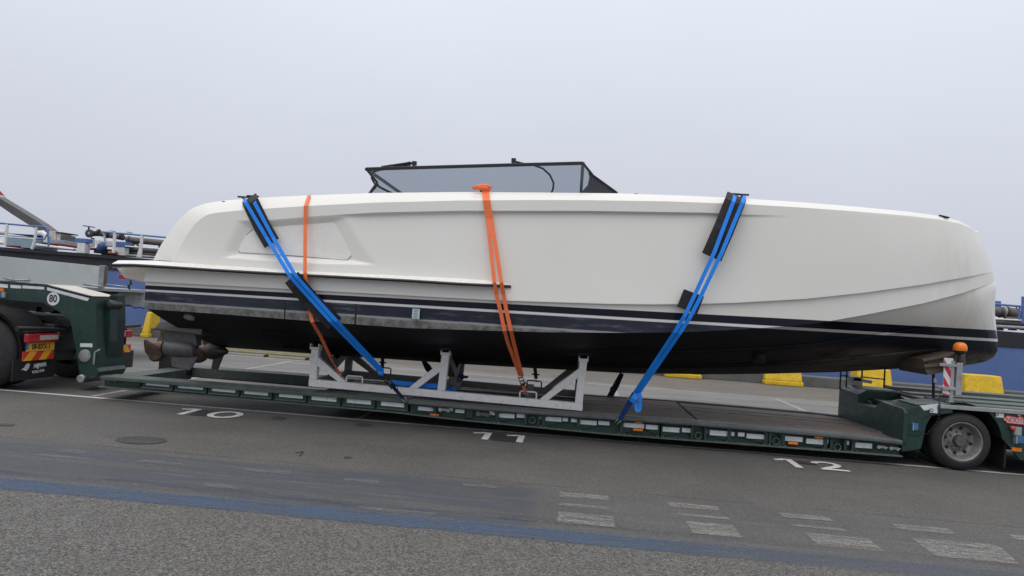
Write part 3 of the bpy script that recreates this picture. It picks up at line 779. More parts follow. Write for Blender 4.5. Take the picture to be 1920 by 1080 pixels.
# the second drive, further in: propeller, tapered body and fin
q = P(383, 656, 10.95); x0, yc, zc = q.x+.03, 10.95, q.z
pod = MB(); pod.lathe((x0, yc, zc), (1, 0, 0), [(0, .085), (.03, .125), (.10, .14), (.22, .10), (.33, .04), (.36, .005)], 24)
pod.hexa([(x0, yc-.05, zc+.05), (x0+.2, yc-.05, zc+.05), (x0+.2, yc+.05, zc+.05), (x0, yc+.05, zc+.05), (x0-.1, yc-.08, zc+.30), (x0+.3, yc-.08, zc+.30), (x0+.3, yc+.08, zc+.30), (x0-.1, yc+.08, zc+.30)])
pod.prism([(x0+.13, zc-.05), (x0+.30, zc-.02), (x0+.21, zc-.29), (x0+.11, zc-.28)], yc-.015, yc+.015)
o = pod.build('drive_pod', m_bronze, yacht, smooth=35, bevel=.008); propeller(x0, yc, zc, o, .9, .24)


# ------------------------------------------------------------------ the low loader
def PX(u, v, X): d = ray(u, v); return CAM + d*(X/d.x)
def xz(u, v, Y): p = P(u, v, Y); return (p.x, p.z)
TY0, TY1 = 9.80, 12.10
lorry = thing('low_loader', (0, 10.98, 0), 'dark green low loader semi-trailer with white side reflectors carrying the yacht', 'trailer')
RT = [(188, 705), (574, 735), (758, 748.5), (860, 757.5), (1092, 775), (1301, 789), (1500, 806), (1640, 819), (1698, 826)]   # upper side rail
LP = [(188, 727), (574, 760), (763, 777), (860, 788), (1140, 815), (1500, 842), (1695, 857)]                                 # bottom lip
def zt(x):
    return lerp_tab(ZT, x)
ZT = [xz(u, v, TY0) for u, v in RT]; ZL = [xz(u, v, TY0) for u, v in LP]
def zl(x): return lerp_tab(ZL, x)
def bar(mb, xa_, xb_, y0, y1, ztop, zbot, n=16, mi=0):
    xs = [xa_+(xb_-xa_)*i/n for i in range(n+1)]
    return mb.prism([(x, ztop(x)) for x in xs]+[(x, zbot(x)) for x in reversed(xs)], y0, y1, mi)
X0, XJ, XD, XB = ZT[0][0], P(764, 765, TY0).x, -3.42, 4.26
# open front half: two box beams and a cross beam
mb = MB(); bar(mb, X0, XJ, TY0, TY0+.36, zt, lambda x: zt(x)-.05); bar(mb, X0+.02, XJ, TY1-.36, TY1, zt, lambda x: zt(x)-.15)
mb.box(X0-.02, X0+.30, TY0+.36, TY1-.36, .14, zt(X0)-.015)
mb.build('front_frame', m_green_top, lorry, bevel=.008)
mb = MB(); bar(mb, X0+.01, XJ-.01, TY0+.09, TY0+.34, lambda x: zt(x)-.052, lambda x: zl(x)+.022); bar(mb, X0+.03, XJ, TY1-.32, TY1-.03, lambda x: zt(x)-.152, zl)
mb.build('front_web', m_green, lorry)
mb = MB(); bar(mb, X0-.02, XJ+.02, TY0-.005, TY0+.30, lambda x: zl(x)+.02, zl); mb.build('front_lip', m_green_top, lorry, bevel=.004)
# planked rear half
mb = MB(); bar(mb, XJ, XB, TY0-.03, TY0+.16, zt, lambda x: zt(x)-.062); bar(mb, XD, XB, TY1-.12, TY1+.03, lambda x: zt(x)+.01, lambda x: zt(x)-.06)
mb.build('side_rail', m_rail_grey, lorry, bevel=.02, seg=3)
mb = MB(); bar(mb, XJ+.02, XB, TY0+.09, TY0+.30, lambda x: zt(x)-.063, lambda x: zl(x)+.02); bar(mb, XD, XB, TY1-.3, TY1-.06, lambda x: zt(x)-.063, zl)
mb.build('side_web', m_green, lorry)
mb = MB(); bar(mb, XJ-.02, XB, TY0-.035, TY0+.28, lambda x: zl(x)+.018, zl); mb.build('bottom_lip', m_green_top, lorry, bevel=.004)
npl = 11; ya, yb = TY0+.165, TY1-.125
for k in range(npl):
    mb = MB(); w = (yb-ya)/npl; y0 = ya+k*w
    for (a, b) in ((XD, 1.72), (1.755, XB)):
        dz = random.uniform(-.006, .004)
        bar(mb, a, b, y0+.004, y0+w-.004, lambda x: zt(x)-.012+dz, lambda x: zt(x)-.05)
    mb.build('deck_plank', m_wood, lorry, bevel=.004)
MB().box(XD+.0, XB, TY0+.3, TY1-.3, .16, .235).build('floor_pan', m_dark, lorry)
# reflectors, lamps, rings and brackets on the near side
RF_front = [(274, 318, 714), (335, 381, 719.3), (398, 442, 725), (459, 503, 730.2), (524, 568, 736), (585, 631, 741.8), (651, 696, 747), (715, 758, 752.3)]
for u0, u1, v in RF_front:
    a, b = P(u0, v, TY0+.05), P(u1, v+(u1-u0)*.088, TY0+.05)
    pk = MB().box(a.x-.055, b.x+.055, TY0+.052, TY0+.10, a.z-.105, a.z+.012).build('side_pocket', m_green, lorry, bevel=.006)
    o = MB().hexa([(a.x, TY0+.046, a.z-.056), (b.x, TY0+.046, b.z-.056), (b.x, TY0+.0515, b.z-.056), (a.x, TY0+.0515, a.z-.056), (a.x, TY0+.046, a.z), (b.x, TY0+.046, b.z), (b.x, TY0+.0515, b.z), (a.x, TY0+.0515, a.z)]).build('reflector', m_refl, pk)
    MB().box(a.x-.05, b.x+.05, TY0+.04, TY0+.0515, a.z-.105, a.z-.085).build('pocket_lip', m_green_top, pk)
    if u0 in (335, 585):
        for s_ in ((.08, .28) if u0 == 335 else (.62, .92)):
            xx = a.x+(b.x-a.x)*s_; MB().lathe((xx, TY0+.044, a.z-.026), (0, 1, 0), [(0, .009), (.004, .009)], 10).build('bolt', m_ink, pk)
RF_rear = [(784, 816, 762, 7), (842, 849, 764.5, 6), (854, 871, 767, 6.5), (918, 928, 771, 6.5), (933, 965, 774, 8), (969, 988, 775.5, 7), (1010, 1015, 779, 6.5), (1020, 1053, 780.5, 8), (1055, 1065, 783, 6.5), (1071, 1082, 784.5, 6.5),
           (1085, 1119, 786.8, 8), (1122, 1143, 789, 7), (1166, 1208, 792, 8), (1211, 1237, 796, 8), (1239, 1274, 799.8, 8.5), (1279, 1297, 802.3, 7.5), (1320, 1326, 805, 7), (1331, 1367, 806.3, 9), (1369, 1377, 809.5, 7), (1384, 1396, 810.5, 7),
           (1400, 1436, 812.8, 8.3), (1438, 1443, 815, 7), (1466, 1505, 817, 8.5), (1512, 1547, 822, 9), (1550, 1553, 824, 7), (1582, 1592, 826, 7), (1599, 1635, 829, 9)]
for u0, u1, v, h in RF_rear:
    y = TY0+.055; a, b = P(u0, v, y), P(u1, v+(u1-u0)*.072, y); hh = h/141
    big = u1-u0 > 22
    pts = [(a.x, y-.004, a.z-hh), (b.x, y-.004, b.z-hh), (b.x, y, b.z-hh), (a.x, y, a.z-hh), (a.x, y-.004, a.z), (b.x, y-.004, b.z), (b.x, y, b.z), (a.x, y, a.z)]
    MB().hexa(pts).build('reflector', m_refl, lorry)
    mbk = MB().box(a.x-.02, b.x+.02, y+.002, TY0+.10, min(a.z, b.z)-hh-.012, max(a.z, b.z)+.012)
    if big:                                            # gusset below the long ones
        s_ = 1 if random.random() < .5 else -1; xe = a.x if s_ > 0 else b.x
        mbk.prism([(xe, zl(xe)+.022), (xe, a.z-hh), (xe+s_*(b.x-a.x)*1.1, a.z-hh-.004)], y+.006, y+.03)
        mbk.box(xe-.022, xe+.022, y-.03, TY0+.10, zl(xe)+.02, zt(xe)-.07)
        mbk.box(xe-.05, xe+.05, y-.035, y-.005, zt(xe)-.085, zt(xe)-.063)
    mbk.build('bracket', m_green, lorry, bevel=.003)
    if big:
        bb = MB()
        for q in (-.035, .035): bb.lathe((xe+q, TY0+.0, zl(xe)+.019), (0, 0, 1), [(0, .012), (.016, .012), (.018, .006)], 8)
        bb.box(xe-.05, xe+.05, TY0-.015, TY0+.015, zl(xe)+.016, zl(xe)+.022); bb.build('clamp', m_hub, lorry)
for u, v, w in ((806.5, 759, 13), (814.5, 778.5, 17), (1197, 791.5, 14), (1196, 806, 18), (1486.5, 831, 17), (1535, 819.5, 14)):
    y = TY0+.03; p = P(u, v, y); l = w/141/2
    b_ = MB().box(p.x-l-.018, p.x+l+.018, y+.002, y+.05, p.z-.021, p.z+.021).build('lamp_holder', m_black, lorry, bevel=.004)
    MB().box(p.x-l, p.x+l, y-.016, y+.003, p.z-.016, p.z+.016).build('side_marker_lamp', m_amber, b_, bevel=.006)
for u, v in ((998, 788), (1309, 817), (1455, 827.5), (1570, 838.5)):
    p = P(u, v, TY0+.05); mb = MB()
    ring = [(p.x+.042*math.cos(q*math.pi/10), p.y, p.z+.042*math.sin(q*math.pi/10)) for q in range(21)]
    mb.tube(ring, .011, 8); mb.build('lashing_ring', m_green_top, lorry, smooth=True)
    mb = MB()
    for q in (-.085, .085): mb.box(p.x+q-.016, p.x+q+.016, TY0+.01, TY0+.10, zl(p.x)+.02, zt(p.x)-.07)
    mb.build('ring_bracket', m_green, lorry, bevel=.003)
def lump(u, v, Y, s, name, m, par, seed):
    rnd = random.Random(seed); p = P(u, v, Y); mb = MB()
    mb.lathe(p+Vector((-s*.5, 0, 0)), (0, 1, 0), [(-.03, s*.34), (0, s*.36), (.012, s*.2), (.02, s*.12)], 14)
    mb.box(p.x-s*.2, p.x+s*.8, p.y-.012, p.y+.04, p.z-s*.22, p.z+s*.22); mb.box(p.x+s*.5, p.x+s*.95, p.y-.02, p.y+.03, p.z-s*.34, p.z+s*.1)
    mb.lathe(p+Vector((s*.75, -.01, -.0)), (1, 0, 0), [(0, s*.16), (s*.4, s*.16), (s*.45, s*.08)], 10)
    return mb.build(name, m, par, bevel=.004)
lump(832, 768, TY0+.05, .085, 'lock_handle', m_galv, lorry, 1); lump(904, 776, TY0+.05, .10, 'lock_handle', m_hub, lorry, 2)
lump(1652, 838, TY0+.05, .07, 'air_coupling', m_galv, lorry, 3); lump(1675, 840.5, TY0+.05, .07, 'air_coupling', m_galv, lorry, 4)
lump(210, 712.5, TY0+.05, .07, 'lock_handle', m_hub, lorry, 5)
p = P(246, 716, TY0+.06); MB().box(p.x-.11, p.x+.13, p.y, p.y+.04, p.z-.05, p.z+.045).build('end_plate', m_green, lorry, bevel=.006)
p = P(880, 774, TY0+.04); MB().box(p.x-.045, p.x+.05, p.y, p.y+.06, p.z-.075, p.z+.075).build('end_plate', m_green, lorry, bevel=.006)

# rear bogie: bulkhead, deck, wheel arches, wheels
XF = 4.26
def yz(u, v, X=XF): p = PX(u, v, X); return (p.y, p.z)
far_top, far_bot = yz(1572, 726), (TY1, .30)
b1_, n1, n2, r1, r2, r3 = yz(1606, 739), yz(1607.6, 755), yz(1640, 764), yz(1653, 751), yz(1697, 768), yz(1696, 829)
prof = [(TY1, .30), (TY1, far_top[1]-.03), (TY1-.05, far_top[1]), (n1[0], b1_[1]+.01), n1, n2, (r1[0], r1[1]-.01), (TY0+.05, r2[1]), (TY0+.0, r2[1]-.04), (TY0, .30)]
MB().prismx(prof, XF, XF+.05).build('bulkhead', m_green, lorry, bevel=.006)
bz = far_top[1]
mb = MB(); mb.prism([(XF+.05, .4), (XF+.05, bz-.005), (XF+.13, bz+.045), (XF+.62, bz+.05), (XF+.62, .4)], n1[0]+.02, TY1); mb.build('far_box', m_green, lorry, bevel=.008)
MB().box(XF+.14, XF+.60, n1[0]+.06, TY1-.06, bz+.0515, bz+.058).build('tread_plate', m_green_top, lorry)
rz_ = r2[1]
mb = MB(); mb.prism([(XF+.05, .40), (XF+.05, rz_-.01), (XF+.13, rz_+.05), (XF+.60, rz_+.10), (XF+.60, rz_-.0), (XF+.26, rz_-.08), (XF+.22, .4)], TY0+.02, r1[0]-.02); mb.build('near_box', m_green, lorry, bevel=.008)
MB().prism([(XF+.16, rz_+.061), (XF+.59, rz_+.1045), (XF+.59, rz_+.110), (XF+.16, rz_+.067)], TY0+.06, r1[0]-.05).build('tread_plate', m_green_top, lorry)
tp = MB()
for i in range(14):
    for j in range(16):
        x = XF+.19+i*.027; y = TY0+.10+j*.038
        if y < r1[0]-.08: tp.lathe((x, y, rz_+.066+(x-XF-.16)*.1), (0, 0, 1), [(0, .007), (.006, .004)], 5)
tp.build('tread_studs', m_galv, lorry)
mb = MB(); mb.box(XF+.05, XF+.60, n2[0]-.05, n1[0]+.05, .4, n2[1]+.0); mb.build('well_floor', m_green_top, lorry)
p = PX(1632, 757, XF+.16); mb = MB(); mb.tube([p+Vector((.03*math.cos(q*.35), .0+.05*math.sin(q*.35), .03)) for q in range(14)], .012, 6); mb.build('lashing_eye', m_galv, lorry)
a, b = PX(1589, 790, XF-.012), PX(1653, 812, XF-.012)
MB().beam(a, b, .012, .03).build('foot_angle', m_galv, lorry)
ZD = .815
XE = 8.2
mb = MB(); mb.box(XF+.61, XE, TY0+.02, TY1, ZD-.05, ZD-.004); mb.build('bogie_deck', m_green_top, lorry, bevel=.006)
for y0, y1, h in ((TY0+.10, TY0+.42, .012), (TY0+.62, TY0+.95, .02), (TY1-.95, TY1-.6, .02), (TY1-.34, TY1-.02, .05)):
    mb = MB(); mb.box(XF+.66, XE-.05, y0, y1, ZD-.003, ZD+h); mb.build('deck_runner', m_green_top, lorry, bevel=.005)
rd = MB()
for i in range(120): rd.box(XF+.75+i*.028, XF+.762+i*.028, TY0+.15, TY0+.36, ZD+.011, ZD+.018)
rd.build('anti_slip_ribs', m_galv, lorry)
# side panel with its wheel arch
wc = (5.00, .367)
def arch(r, a0, a1, n=14): return [(wc[0]+r*math.cos(R(a0+(a1-a0)*i/n)), wc[1]+.02+r*math.sin(R(a0+(a1-a0)*i/n))) for i in range(n+1)]
def side_panel(y0, y1):
    pr = [(XF+.01, .19), (XF+.01, rz_-.03), (XF+.25, ZD+.0), (XF+.42, ZD+.012), (XE, ZD+.012), (XE, .20), (5.62, .20), (5.52, .36)]+arch(.475, 12, 158)+[(4.50, .24), (4.29, .19)]
    m_ = MB(); n_ = len(pr)
    m_.prism(pr, y0, y1); return m_
# triangulated through bmesh so that the concave arch is respected
def build_prism_tri(pr, y0, y1, name, m, par, bevel=0):
    me = bpy.data.meshes.new(name); bm = bmesh.new(); o_ = org(par)
    vs = [bm.verts.new(Vector((x, y0, z))-o_) for x, z in pr]; f = bm.faces.new(vs)
    ex = bmesh.ops.extrude_face_region(bm, geom=[f]); nv = [g_ for g_ in ex['geom'] if isinstance(g_, bmesh.types.BMVert)]
    bmesh.ops.translate(bm, verts=nv, vec=(0, y1-y0, 0)); bmesh.ops.recalc_face_normals(bm, faces=bm.faces)
    bmesh.ops.triangulate(bm, faces=[f_ for f_ in bm.faces if len(f_.verts) > 4]); bm.to_mesh(me); bm.free(); me.materials.append(m)
    o = bpy.data.objects.new(name, me); col.objects.link(o); o.parent = par; ORIGIN[o.name] = o_; return o
_t = math.degrees(math.asin((ZD-.05-wc[1]-.02)/.475))
PRF = [(XF+.01, .19), (XF+.01, rz_-.03), (XF+.25, ZD-.05)]+arch(.475, 180-_t, 162, 6)+[(4.50, .24), (4.31, .19)]
PRR = [(XE, ZD-.05), (XE, .20), (5.70, .20), (5.56, .36)]+arch(.475, 8, _t, 8)
for pr_ in (PRF, PRR):
    build_prism_tri(pr_, TY0+.03, TY0+.07, 'side_panel', m_green, lorry); build_prism_tri(pr_, TY1-.07, TY1-.03, 'side_panel', m_green, lorry)
mb = MB(); mb.prism([(XF+.20, ZD-.035), (XF+.25, ZD-.09), (XF+.42, ZD-.055), (XF+.42, ZD+.005)], TY0+.018, TY0+.05); mb.build('reflector', m_refl, lorry)
mb = MB(); mb.box(XF+.44, XE, TY0+.004, TY0+.06, ZD-.045, ZD+.004); mb.build('edge_strip', m_galv, lorry, bevel=.004)
mb = MB(); mb.box(4.45, 5.7, TY0+.62, TY1-.62, .25, .70); mb.box(5.60, XE, TY0+.30, TY1-.3, .28, .72); mb.lathe((wc[0], TY0+.1, wc[1]), (0, 1, 0), [(0, .08), (TY1-TY0-.2, .08)], 16); mb.build('axle_frame', m_dark, lorry)
mb = MB(); ar = arch(.47, 8, 162)
mb.grid([[(x, TY0+.07, z) for x, z in ar], [(x, TY0+.62, z) for x, z in ar]]); mb.build('wheel_arch', m_dark, lorry, recalc=False)
p_ = P(1885, 853, TY0+.2)
MB().box(5.535, 5.555, TY0+.08, TY0+.55, .075, .50).build('mud_flap', m_black, lorry)
def wheel(x, y, face, par):
    root = MB()
    t = MB(); t.lathe((x, y, wc[1]), (0, 1, 0), [(.02, .245), (.0, .262), (.004, .30), (.022, .338), (.045, .357), (.065, .365), (.20, .365), (.222, .357), (.245, .33), (.262, .27), (.25, .245)], 56, caps=False)
    for rr, a in ((.262, .002), (.285, .004)): pass
    o = t.build('wheel', m_tyre, par, smooth=40)
    gr = MB()
    for q in (.085, .133, .18): gr.lathe((x, y+q, wc[1]), (0, 1, 0), [(0, .3655), (.008, .3655)], 56, caps=False)
    gr.build('tread_groove', m_ink, o)
    r_ = MB(); r_.lathe((x, y, wc[1]), (0, 1, 0), [(.024, .250), (.012, .249), (.010, .238), (.022, .225), (.05, .218), (.085, .206), (.12, .19), (.135, .150), (.120, .11), (.10, .085), (.10, .02)], 48, caps=False)
    rim = r_.build('rim', m_rim, o, smooth=40)
    h_ = MB(); h_.lathe((x, y, wc[1]), (0, 1, 0), [(.035, .02), (.035, .062), (.045, .070), (.105, .074), (.11, .05)], 28)
    h_.build('hub', m_hub, rim, smooth=40)
    nuts = MB()
    for k in range(8):
        a_ = 2*math.pi*k/8+.2; nuts.lathe((x+.112*math.cos(a_), y+.088, wc[1]+.112*math.sin(a_)), (0, 1, 0), [(0, .008), (.004, .012), (.03, .012)], 6)
    nuts.build('wheel_nuts', m_rim, rim)
    hol = MB()
    for k in range(8):
        a_ = 2*math.pi*(k+.5)/8+.2; hol.lathe((x+.163*math.cos(a_), y+.118, wc[1]+.163*math.sin(a_)), (0, 1, 0), [(0, .021), (.02, .021)], 12)
    hol.build('rim_hole', m_ink, rim)
    return o
wheel(wc[0], TY0+.02, -1, lorry); wheel(wc[0], TY0+.31, -1, lorry); wheel(wc[0], TY1-.28, 1, lorry)
# stickers and fittings on the bogie side
def tile(u, v, w, h, m, name, par=None, Y=TY0+.03, d=.004, dx=0):
    p = P(u, v, Y); return MB().box(p.x-w/2, p.x+w/2, Y-d, Y-.0005, p.z-h/2, p.z+h/2).build(name, m, par or lorry)
for u, v in ((1750.5, 769), (1874.5, 777.5)):
    o = tile(u, v, .095, .07, m_wrefl, 'marking_plate', d=.006, Y=TY0+.004 if u < 1800 else TY0+.03)
    p = P(u-4, v, TY0); ring = [(p.x+.019*math.cos(q*math.pi/8), (TY0-.0035 if u < 1800 else TY0+.0225), p.z+.019*math.sin(q*math.pi/8)) for q in range(17)]
    mb = MB(); mb.tube(ring, .004, 5); mb.build('ring_mark', m_ink, o)
tile(1716.5, 769.5, .03, .03, m_refl, 'small_reflector'); tile(1911, 777, .03, .035, m_refl, 'small_reflector')
o = tile(1713, 799, .07, .08, m_bluecap, 'blue_coupling', d=.05); tile(1908, 823, .095, .085, m_bluecap, 'blue_coupling', d=.06)
tile(1709, 799, .012, .095, m_galv, 'coupling_clip', d=.055); tile(1901, 823, .014, .10, m_galv, 'coupling_clip', d=.064)
tile(1905, 807.5, .085, .10, m_galv, 'brake_valve', d=.045)
p = P(1899, 803, TY0-.01); mb = MB(); mb.lathe(p, (0, 1, 0), [(-.03, .018), (-.02, .028), (.02, .028)], 14); mb.build('red_knob', m_signred, lorry, smooth=50)
o = tile(1905, 842.5, .115, .045, m_amber, 'side_marker_lamp', d=.02)
sgn = [(1881, 786), (1889, 779.5), (1908, 783.2), (1913, 780.6), (1919, 784.5), (1950, 787.5), (1958, 795), (1950, 799), (1889, 793)]
so_ = build_prism_tri([xz(u, v, TY0+.02) for u, v in sgn], TY0+.012, TY0+.029, 'maker_sign', m_signcream, lorry)
cxs = sum(u for u, v in sgn)/9; cys = sum(v for u, v in sgn)/9
rim_ = [P(u, v, TY0+.011) for u, v in sgn]; mb = MB(); mb.tube(rim_+[rim_[0]], .0035, 5); mb.build('sign_border', m_signred, so_)
a, b = P(1890, 787, TY0+.01), P(1950, 792.5, TY0+.01)
text('NOOTEBOOM', .082, (a+b)/2, b-a, (0, 0, 1), m_signred, so_, 'lettering', bold=.0, spacing=.92, sx=.86)
# coiled cable
coil = []; a, b, c = P(1766, 727, TY0+.15), P(1759, 765, TY0-.0), P(1740, 812, TY0-.01)
for i in range(130):
    s = i/129; q = a.lerp(b, s/.5) if s < .5 else b.lerp(c, (s-.5)/.5); q = Vector((q.x+.10*math.sin(math.pi*clamp01((s-.5)/.5))*.6, q.y, q.z))
    w = s*2*math.pi*15; coil.append(q+Vector((.014*math.cos(w), .014*math.sin(w), 0)))
d = P(1722, 803, TY0-.01); coil += [c.lerp(d, .5)+Vector((0, 0, -.05)), d]
mb = MB(); mb.tube(coil, .0045, 5); mb.build('coiled_cable', m_black, lorry, smooth=True)
# warning board, post and beacon
y = TY0+.20
pb, ptp = P(1793, 752, y), P(1797, 680, y)
mb = MB(); mb.beam((ptp.x+.005, y, pb.z+.07), (ptp.x+.005, y, ptp.z), .075, .075, (1, 0, 0)); post = mb.build('beacon_post', m_galv, lorry, bevel=.008)
mb = MB(); mb.beam((ptp.x-.07, y, ZD+.01), (ptp.x-.07, y, ptp.z+.02), .03, .045, (1, 0, 0)); mb.box(ptp.x-.24, ptp.x-.02, y-.03, y-.012, ptp.z-.06, ptp.z-.02); mb.box(ptp.x-.24, ptp.x-.02, y-.03, y-.012, ptp.z-.36, ptp.z-.32)
mb.box(ptp.x-.11, ptp.x-.03, y-.02, y+.06, ZD+.0, ZD+.04); mb.build('board_bracket', m_galv, lorry, bevel=.004)
bd0, bd1 = P(1766, 742, y-.0), P(1787, 672, y)
bx0, bx1, bz0, bz1 = bd0.x, bd1.x, bd0.z+.01, bd1.z
board = MB().box(bx0, bx1, y-.010, y-.001, bz0, bz1).build('warning_board', m_wrefl, lorry, bevel=.004)
w_ = bx1-bx0
for k in range(3):
    zc = bz1-.02-k*.215
    pts = [(bx0+.003, zc), (bx0+.003, zc-.10), (bx1-.003, zc-.10-w_*1.55), (bx1-.003, zc-w_*1.55)]
    pts = [(x, max(bz0+.004, min(bz1-.004, z))) for x, z in pts]
    MB().prism(pts, y-.0125, y-.0105).build('red_stripe', m_rboard, board)
zt_ = ptp.z
bc_ = (P(1800, 655, y).x, y, zt_)
mb = MB(); mb.lathe(bc_, (0, 0, 1), [(0, .022), (.03, .024), (.10, .018), (.11, .03), (.13, .072), (.155, .08)], 24); bm_ = mb.build('beacon_base', m_black, post, smooth=40)
mb = MB(); mb.lathe((bc_[0], y, zt_+.155), (0, 0, 1), [(0, .079), (.02, .084), (.06, .080), (.09, .064), (.105, .04), (.110, .005)], 28); mb.build('amber_beacon', m_amber, bm_, smooth=50)
# upright frame standing on the far side of the bogie
mb = MB()
fy_ = TY1-.05
for u, v0, v1 in ((1577, 690, 727), (1588.5, 690, 726), (1617, 688, 724), (1659.5, 686, 727)):
    a, b = P(u, v0, fy_), P(u-.3, v1, fy_); a.z += .04; mb.tube([a, Vector((a.x, fy_, b.z-.02))], .013, 6)
for (a_, b_) in (((1577, 704), (1617, 708)), ((1617, 707), (1660, 711.5))): mb.tube([P(*a_, fy_), P(*b_, fy_)], .011, 6)
mb.build('stake_frame', m_blackmetal, lorry)
mb = MB(); a, b = P(1604, 711, fy_-.05), P(1634, 716.5, fy_-.05); mb.beam(a, b, .05, .05); mb.box(a.x-.05, a.x+.08, fy_-.1, fy_, a.z-.09, a.z+.03); p = P(1594, 708, fy_-.05); mb.box(p.x-.02, p.x+.16, fy_-.1, fy_-.02, p.z-.045, p.z+.02); mb.build('load_winch', m_galv, lorry, bevel=.006)

# gooseneck
gy0, gy1 = 10.55, 11.22
GP = [(-60, 524), (0, 529.5), (87, 536), (168, 557), (179, 557.5), (180.5, 640), (181, 690), (186, 697), (178, 712), (158, 716), (150, 706), (147, 690), (143, 660), (138, 632), (131, 598), (104, 580), (80, 567.5), (0, 561), (-60, 557)]
build_prism_tri([xz(u, v, gy0) for u, v in GP], gy0, gy1, 'gooseneck', m_green, lorry)
tpz = [xz(87, 535.2, gy0), xz(168, 556.2, gy0), xz(196, 557, gy0), (xz(168, 556, gy0)[0], xz(168, 556, gy0)[1]-.0)]
a, b = xz(88, 534.5, gy0), xz(172, 556.0, gy0)
mb = MB(); mb.hexa([(a[0], gy0+.02, a[1]+.002), (b[0], gy0+.02, b[1]+.002), (b[0], gy1-.02, b[1]+.002), (a[0], gy1-.02, a[1]+.002), (a[0], gy0+.02, a[1]+.01), (b[0], gy0+.02, b[1]+.01), (b[0], gy1-.02, b[1]+.01), (a[0], gy1-.02, a[1]+.01)])
mb.build('ramp_plate', M('pale_ramp_plate', (.56, .53, .47), .6, var=.05, dirt=(.36, .33, .28), damt=.4), lorry)
ye = gy0-.004
mb = MB(); pts = [(-60, 523), (0, 528), (85, 534.3), (169, 556)]
mb.tube([P(u, v, gy0-.0) for u, v in pts], .012, 6); mb.build('neck_edge', m_black, lorry)
def quad_strip(q, name, m, Y, par, d=.004): return build_prism_tri([xz(u, v, Y) for u, v in q], Y-d, Y-.0005, name, m, par)
for q in ([(-10, 531), (15, 533.5), (15, 540), (-10, 538)], [(20, 534), (40, 535.5), (40, 541), (20, 540)], [(42.5, 535.2), (83, 538), (83, 543), (42.5, 540.5)], [(88.5, 538.5), (168, 559.3), (164, 564.5), (88.5, 544)]): quad_strip(q, 'reflector', m_refl, gy0, lorry)
quad_strip([(150.5, 643.5), (173.5, 644), (173.5, 651), (150.5, 650.3)], 'reflector', m_refl, gy0, lorry)
quad_strip([(-6, 540), (9, 541), (9, 546.5), (-6, 546)], 'side_marker_lamp', m_amber, gy0, lorry, .03)
quad_strip([(-6, 547), (6, 548), (6, 556), (-6, 555)], 'blue_coupling', m_bluecap, gy0, lorry, .05); quad_strip([(6, 547.5), (13, 548), (12, 558), (5, 557.5)], 'coupling_clip', m_galv, gy0, lorry, .04)
c = P(100, 560.5, gy0); mb = MB(); mb.lathe((c.x, gy0-.006, c.z), (0, 1, 0), [(0, .096), (.001, .099), (.0055, .099)], 40); sp_ = mb.build('speed_limit_sign', m_wrefl, lorry)
text('80', .155, (c.x, gy0-.0075, c.z+.002), (1, 0, .0), (0, 0, 1), m_ink, sp_, 'lettering', bold=.003, sx=.80, spacing=1.02)
cc_ = P(159.5, 667, gy0); mb = MB(); mb.lathe((cc_.x, gy0-.02, cc_.z), (0, 1, 0), [(0, .085), (.004, .093), (.02, .095)], 30); cap_ = mb.build('pivot_cap', m_galv, lorry, smooth=30)
for k in range(5):
    a_ = R(20+k*65); MB().lathe((cc_.x+.078*math.cos(a_), gy0-.024, cc_.z+.078*math.sin(a_)), (0, 1, 0), [(0, .007), (.006, .007)], 8).build('bolt', m_hub, cap_)
# lifting column, rear plate, foot and pin behind the neck
def xat(u, Y): return P(u, 620, Y).x
mb = MB(); q = [(183, 640), (184, 580), (190, 568), (203, 562), (207, 566), (206, 640), (196, 700), (182, 700)]
build_prism_tri([xz(u, v, 10.80) for u, v in q], 10.80, 10.98, 'lift_arm', m_green, lorry)
c = P(205, 572, 10.79); mb = MB(); mb.lathe((c.x, 10.76, c.z), (0, 1, 0), [(0, .03), (.01, .055), (.3, .055)], 20); mb.build('lift_pin', m_dark, lorry, smooth=40)
q = [(204, 556), (210, 552), (220, 553), (221, 600), (214, 693), (200, 695)]
build_prism_tri([xz(u, v, 11.0) for u, v in q], 10.99, 11.20, 'lift_column', M('dark_green_paint', (.006, .016, .014), .45), lorry)
q = [(184, 664), (196, 668), (206, 655), (207, 699), (196, 702), (186, 699)]
build_prism_tri([xz(u-3, v, 10.99) for u, v in q], 10.985, 11.15, 'neck_foot', m_green, lorry)
mb = MB(); c = P(154, 711, gy0); mb.lathe((c.x, gy0-.05, c.z+.01), (0, 1, 0), [(0, .05), (.01, .062), (.55, .062)], 22); mb.build('hinge_roller', m_galv, lorry, smooth=40)
mb = MB(); a, b = P(160, 712, gy0-.0), P(200, 706, 10.3); mb.beam(a, b, .07, .05); mb.lathe((P(176, 708, 10.5).x, 10.42, P(176, 708, 10.5).z), (0, 1, 0), [(0, .03), (.12, .03)], 12); mb.build('coupling_link', m_dark, lorry, bevel=.008)
mb = MB(); a, b = P(176, 683, 10.53), P(187, 655, 10.53); mb.beam(a, Vector((a.x, a.y, b.z-.05)), .02, .02); mb.beam(Vector((a.x, a.y, b.z-.05)), b, .02, .02); mb.build('locking_lever', m_galv, lorry)
# dark support between the beams, below the drives
a, b = P(300, 688, 11.6), P(355, 664, 11.6); MB().box(a.x, b.x, 11.55, 11.75, .2, b.z).build('front_stop_block', m_dark, lorry, bevel=.01)

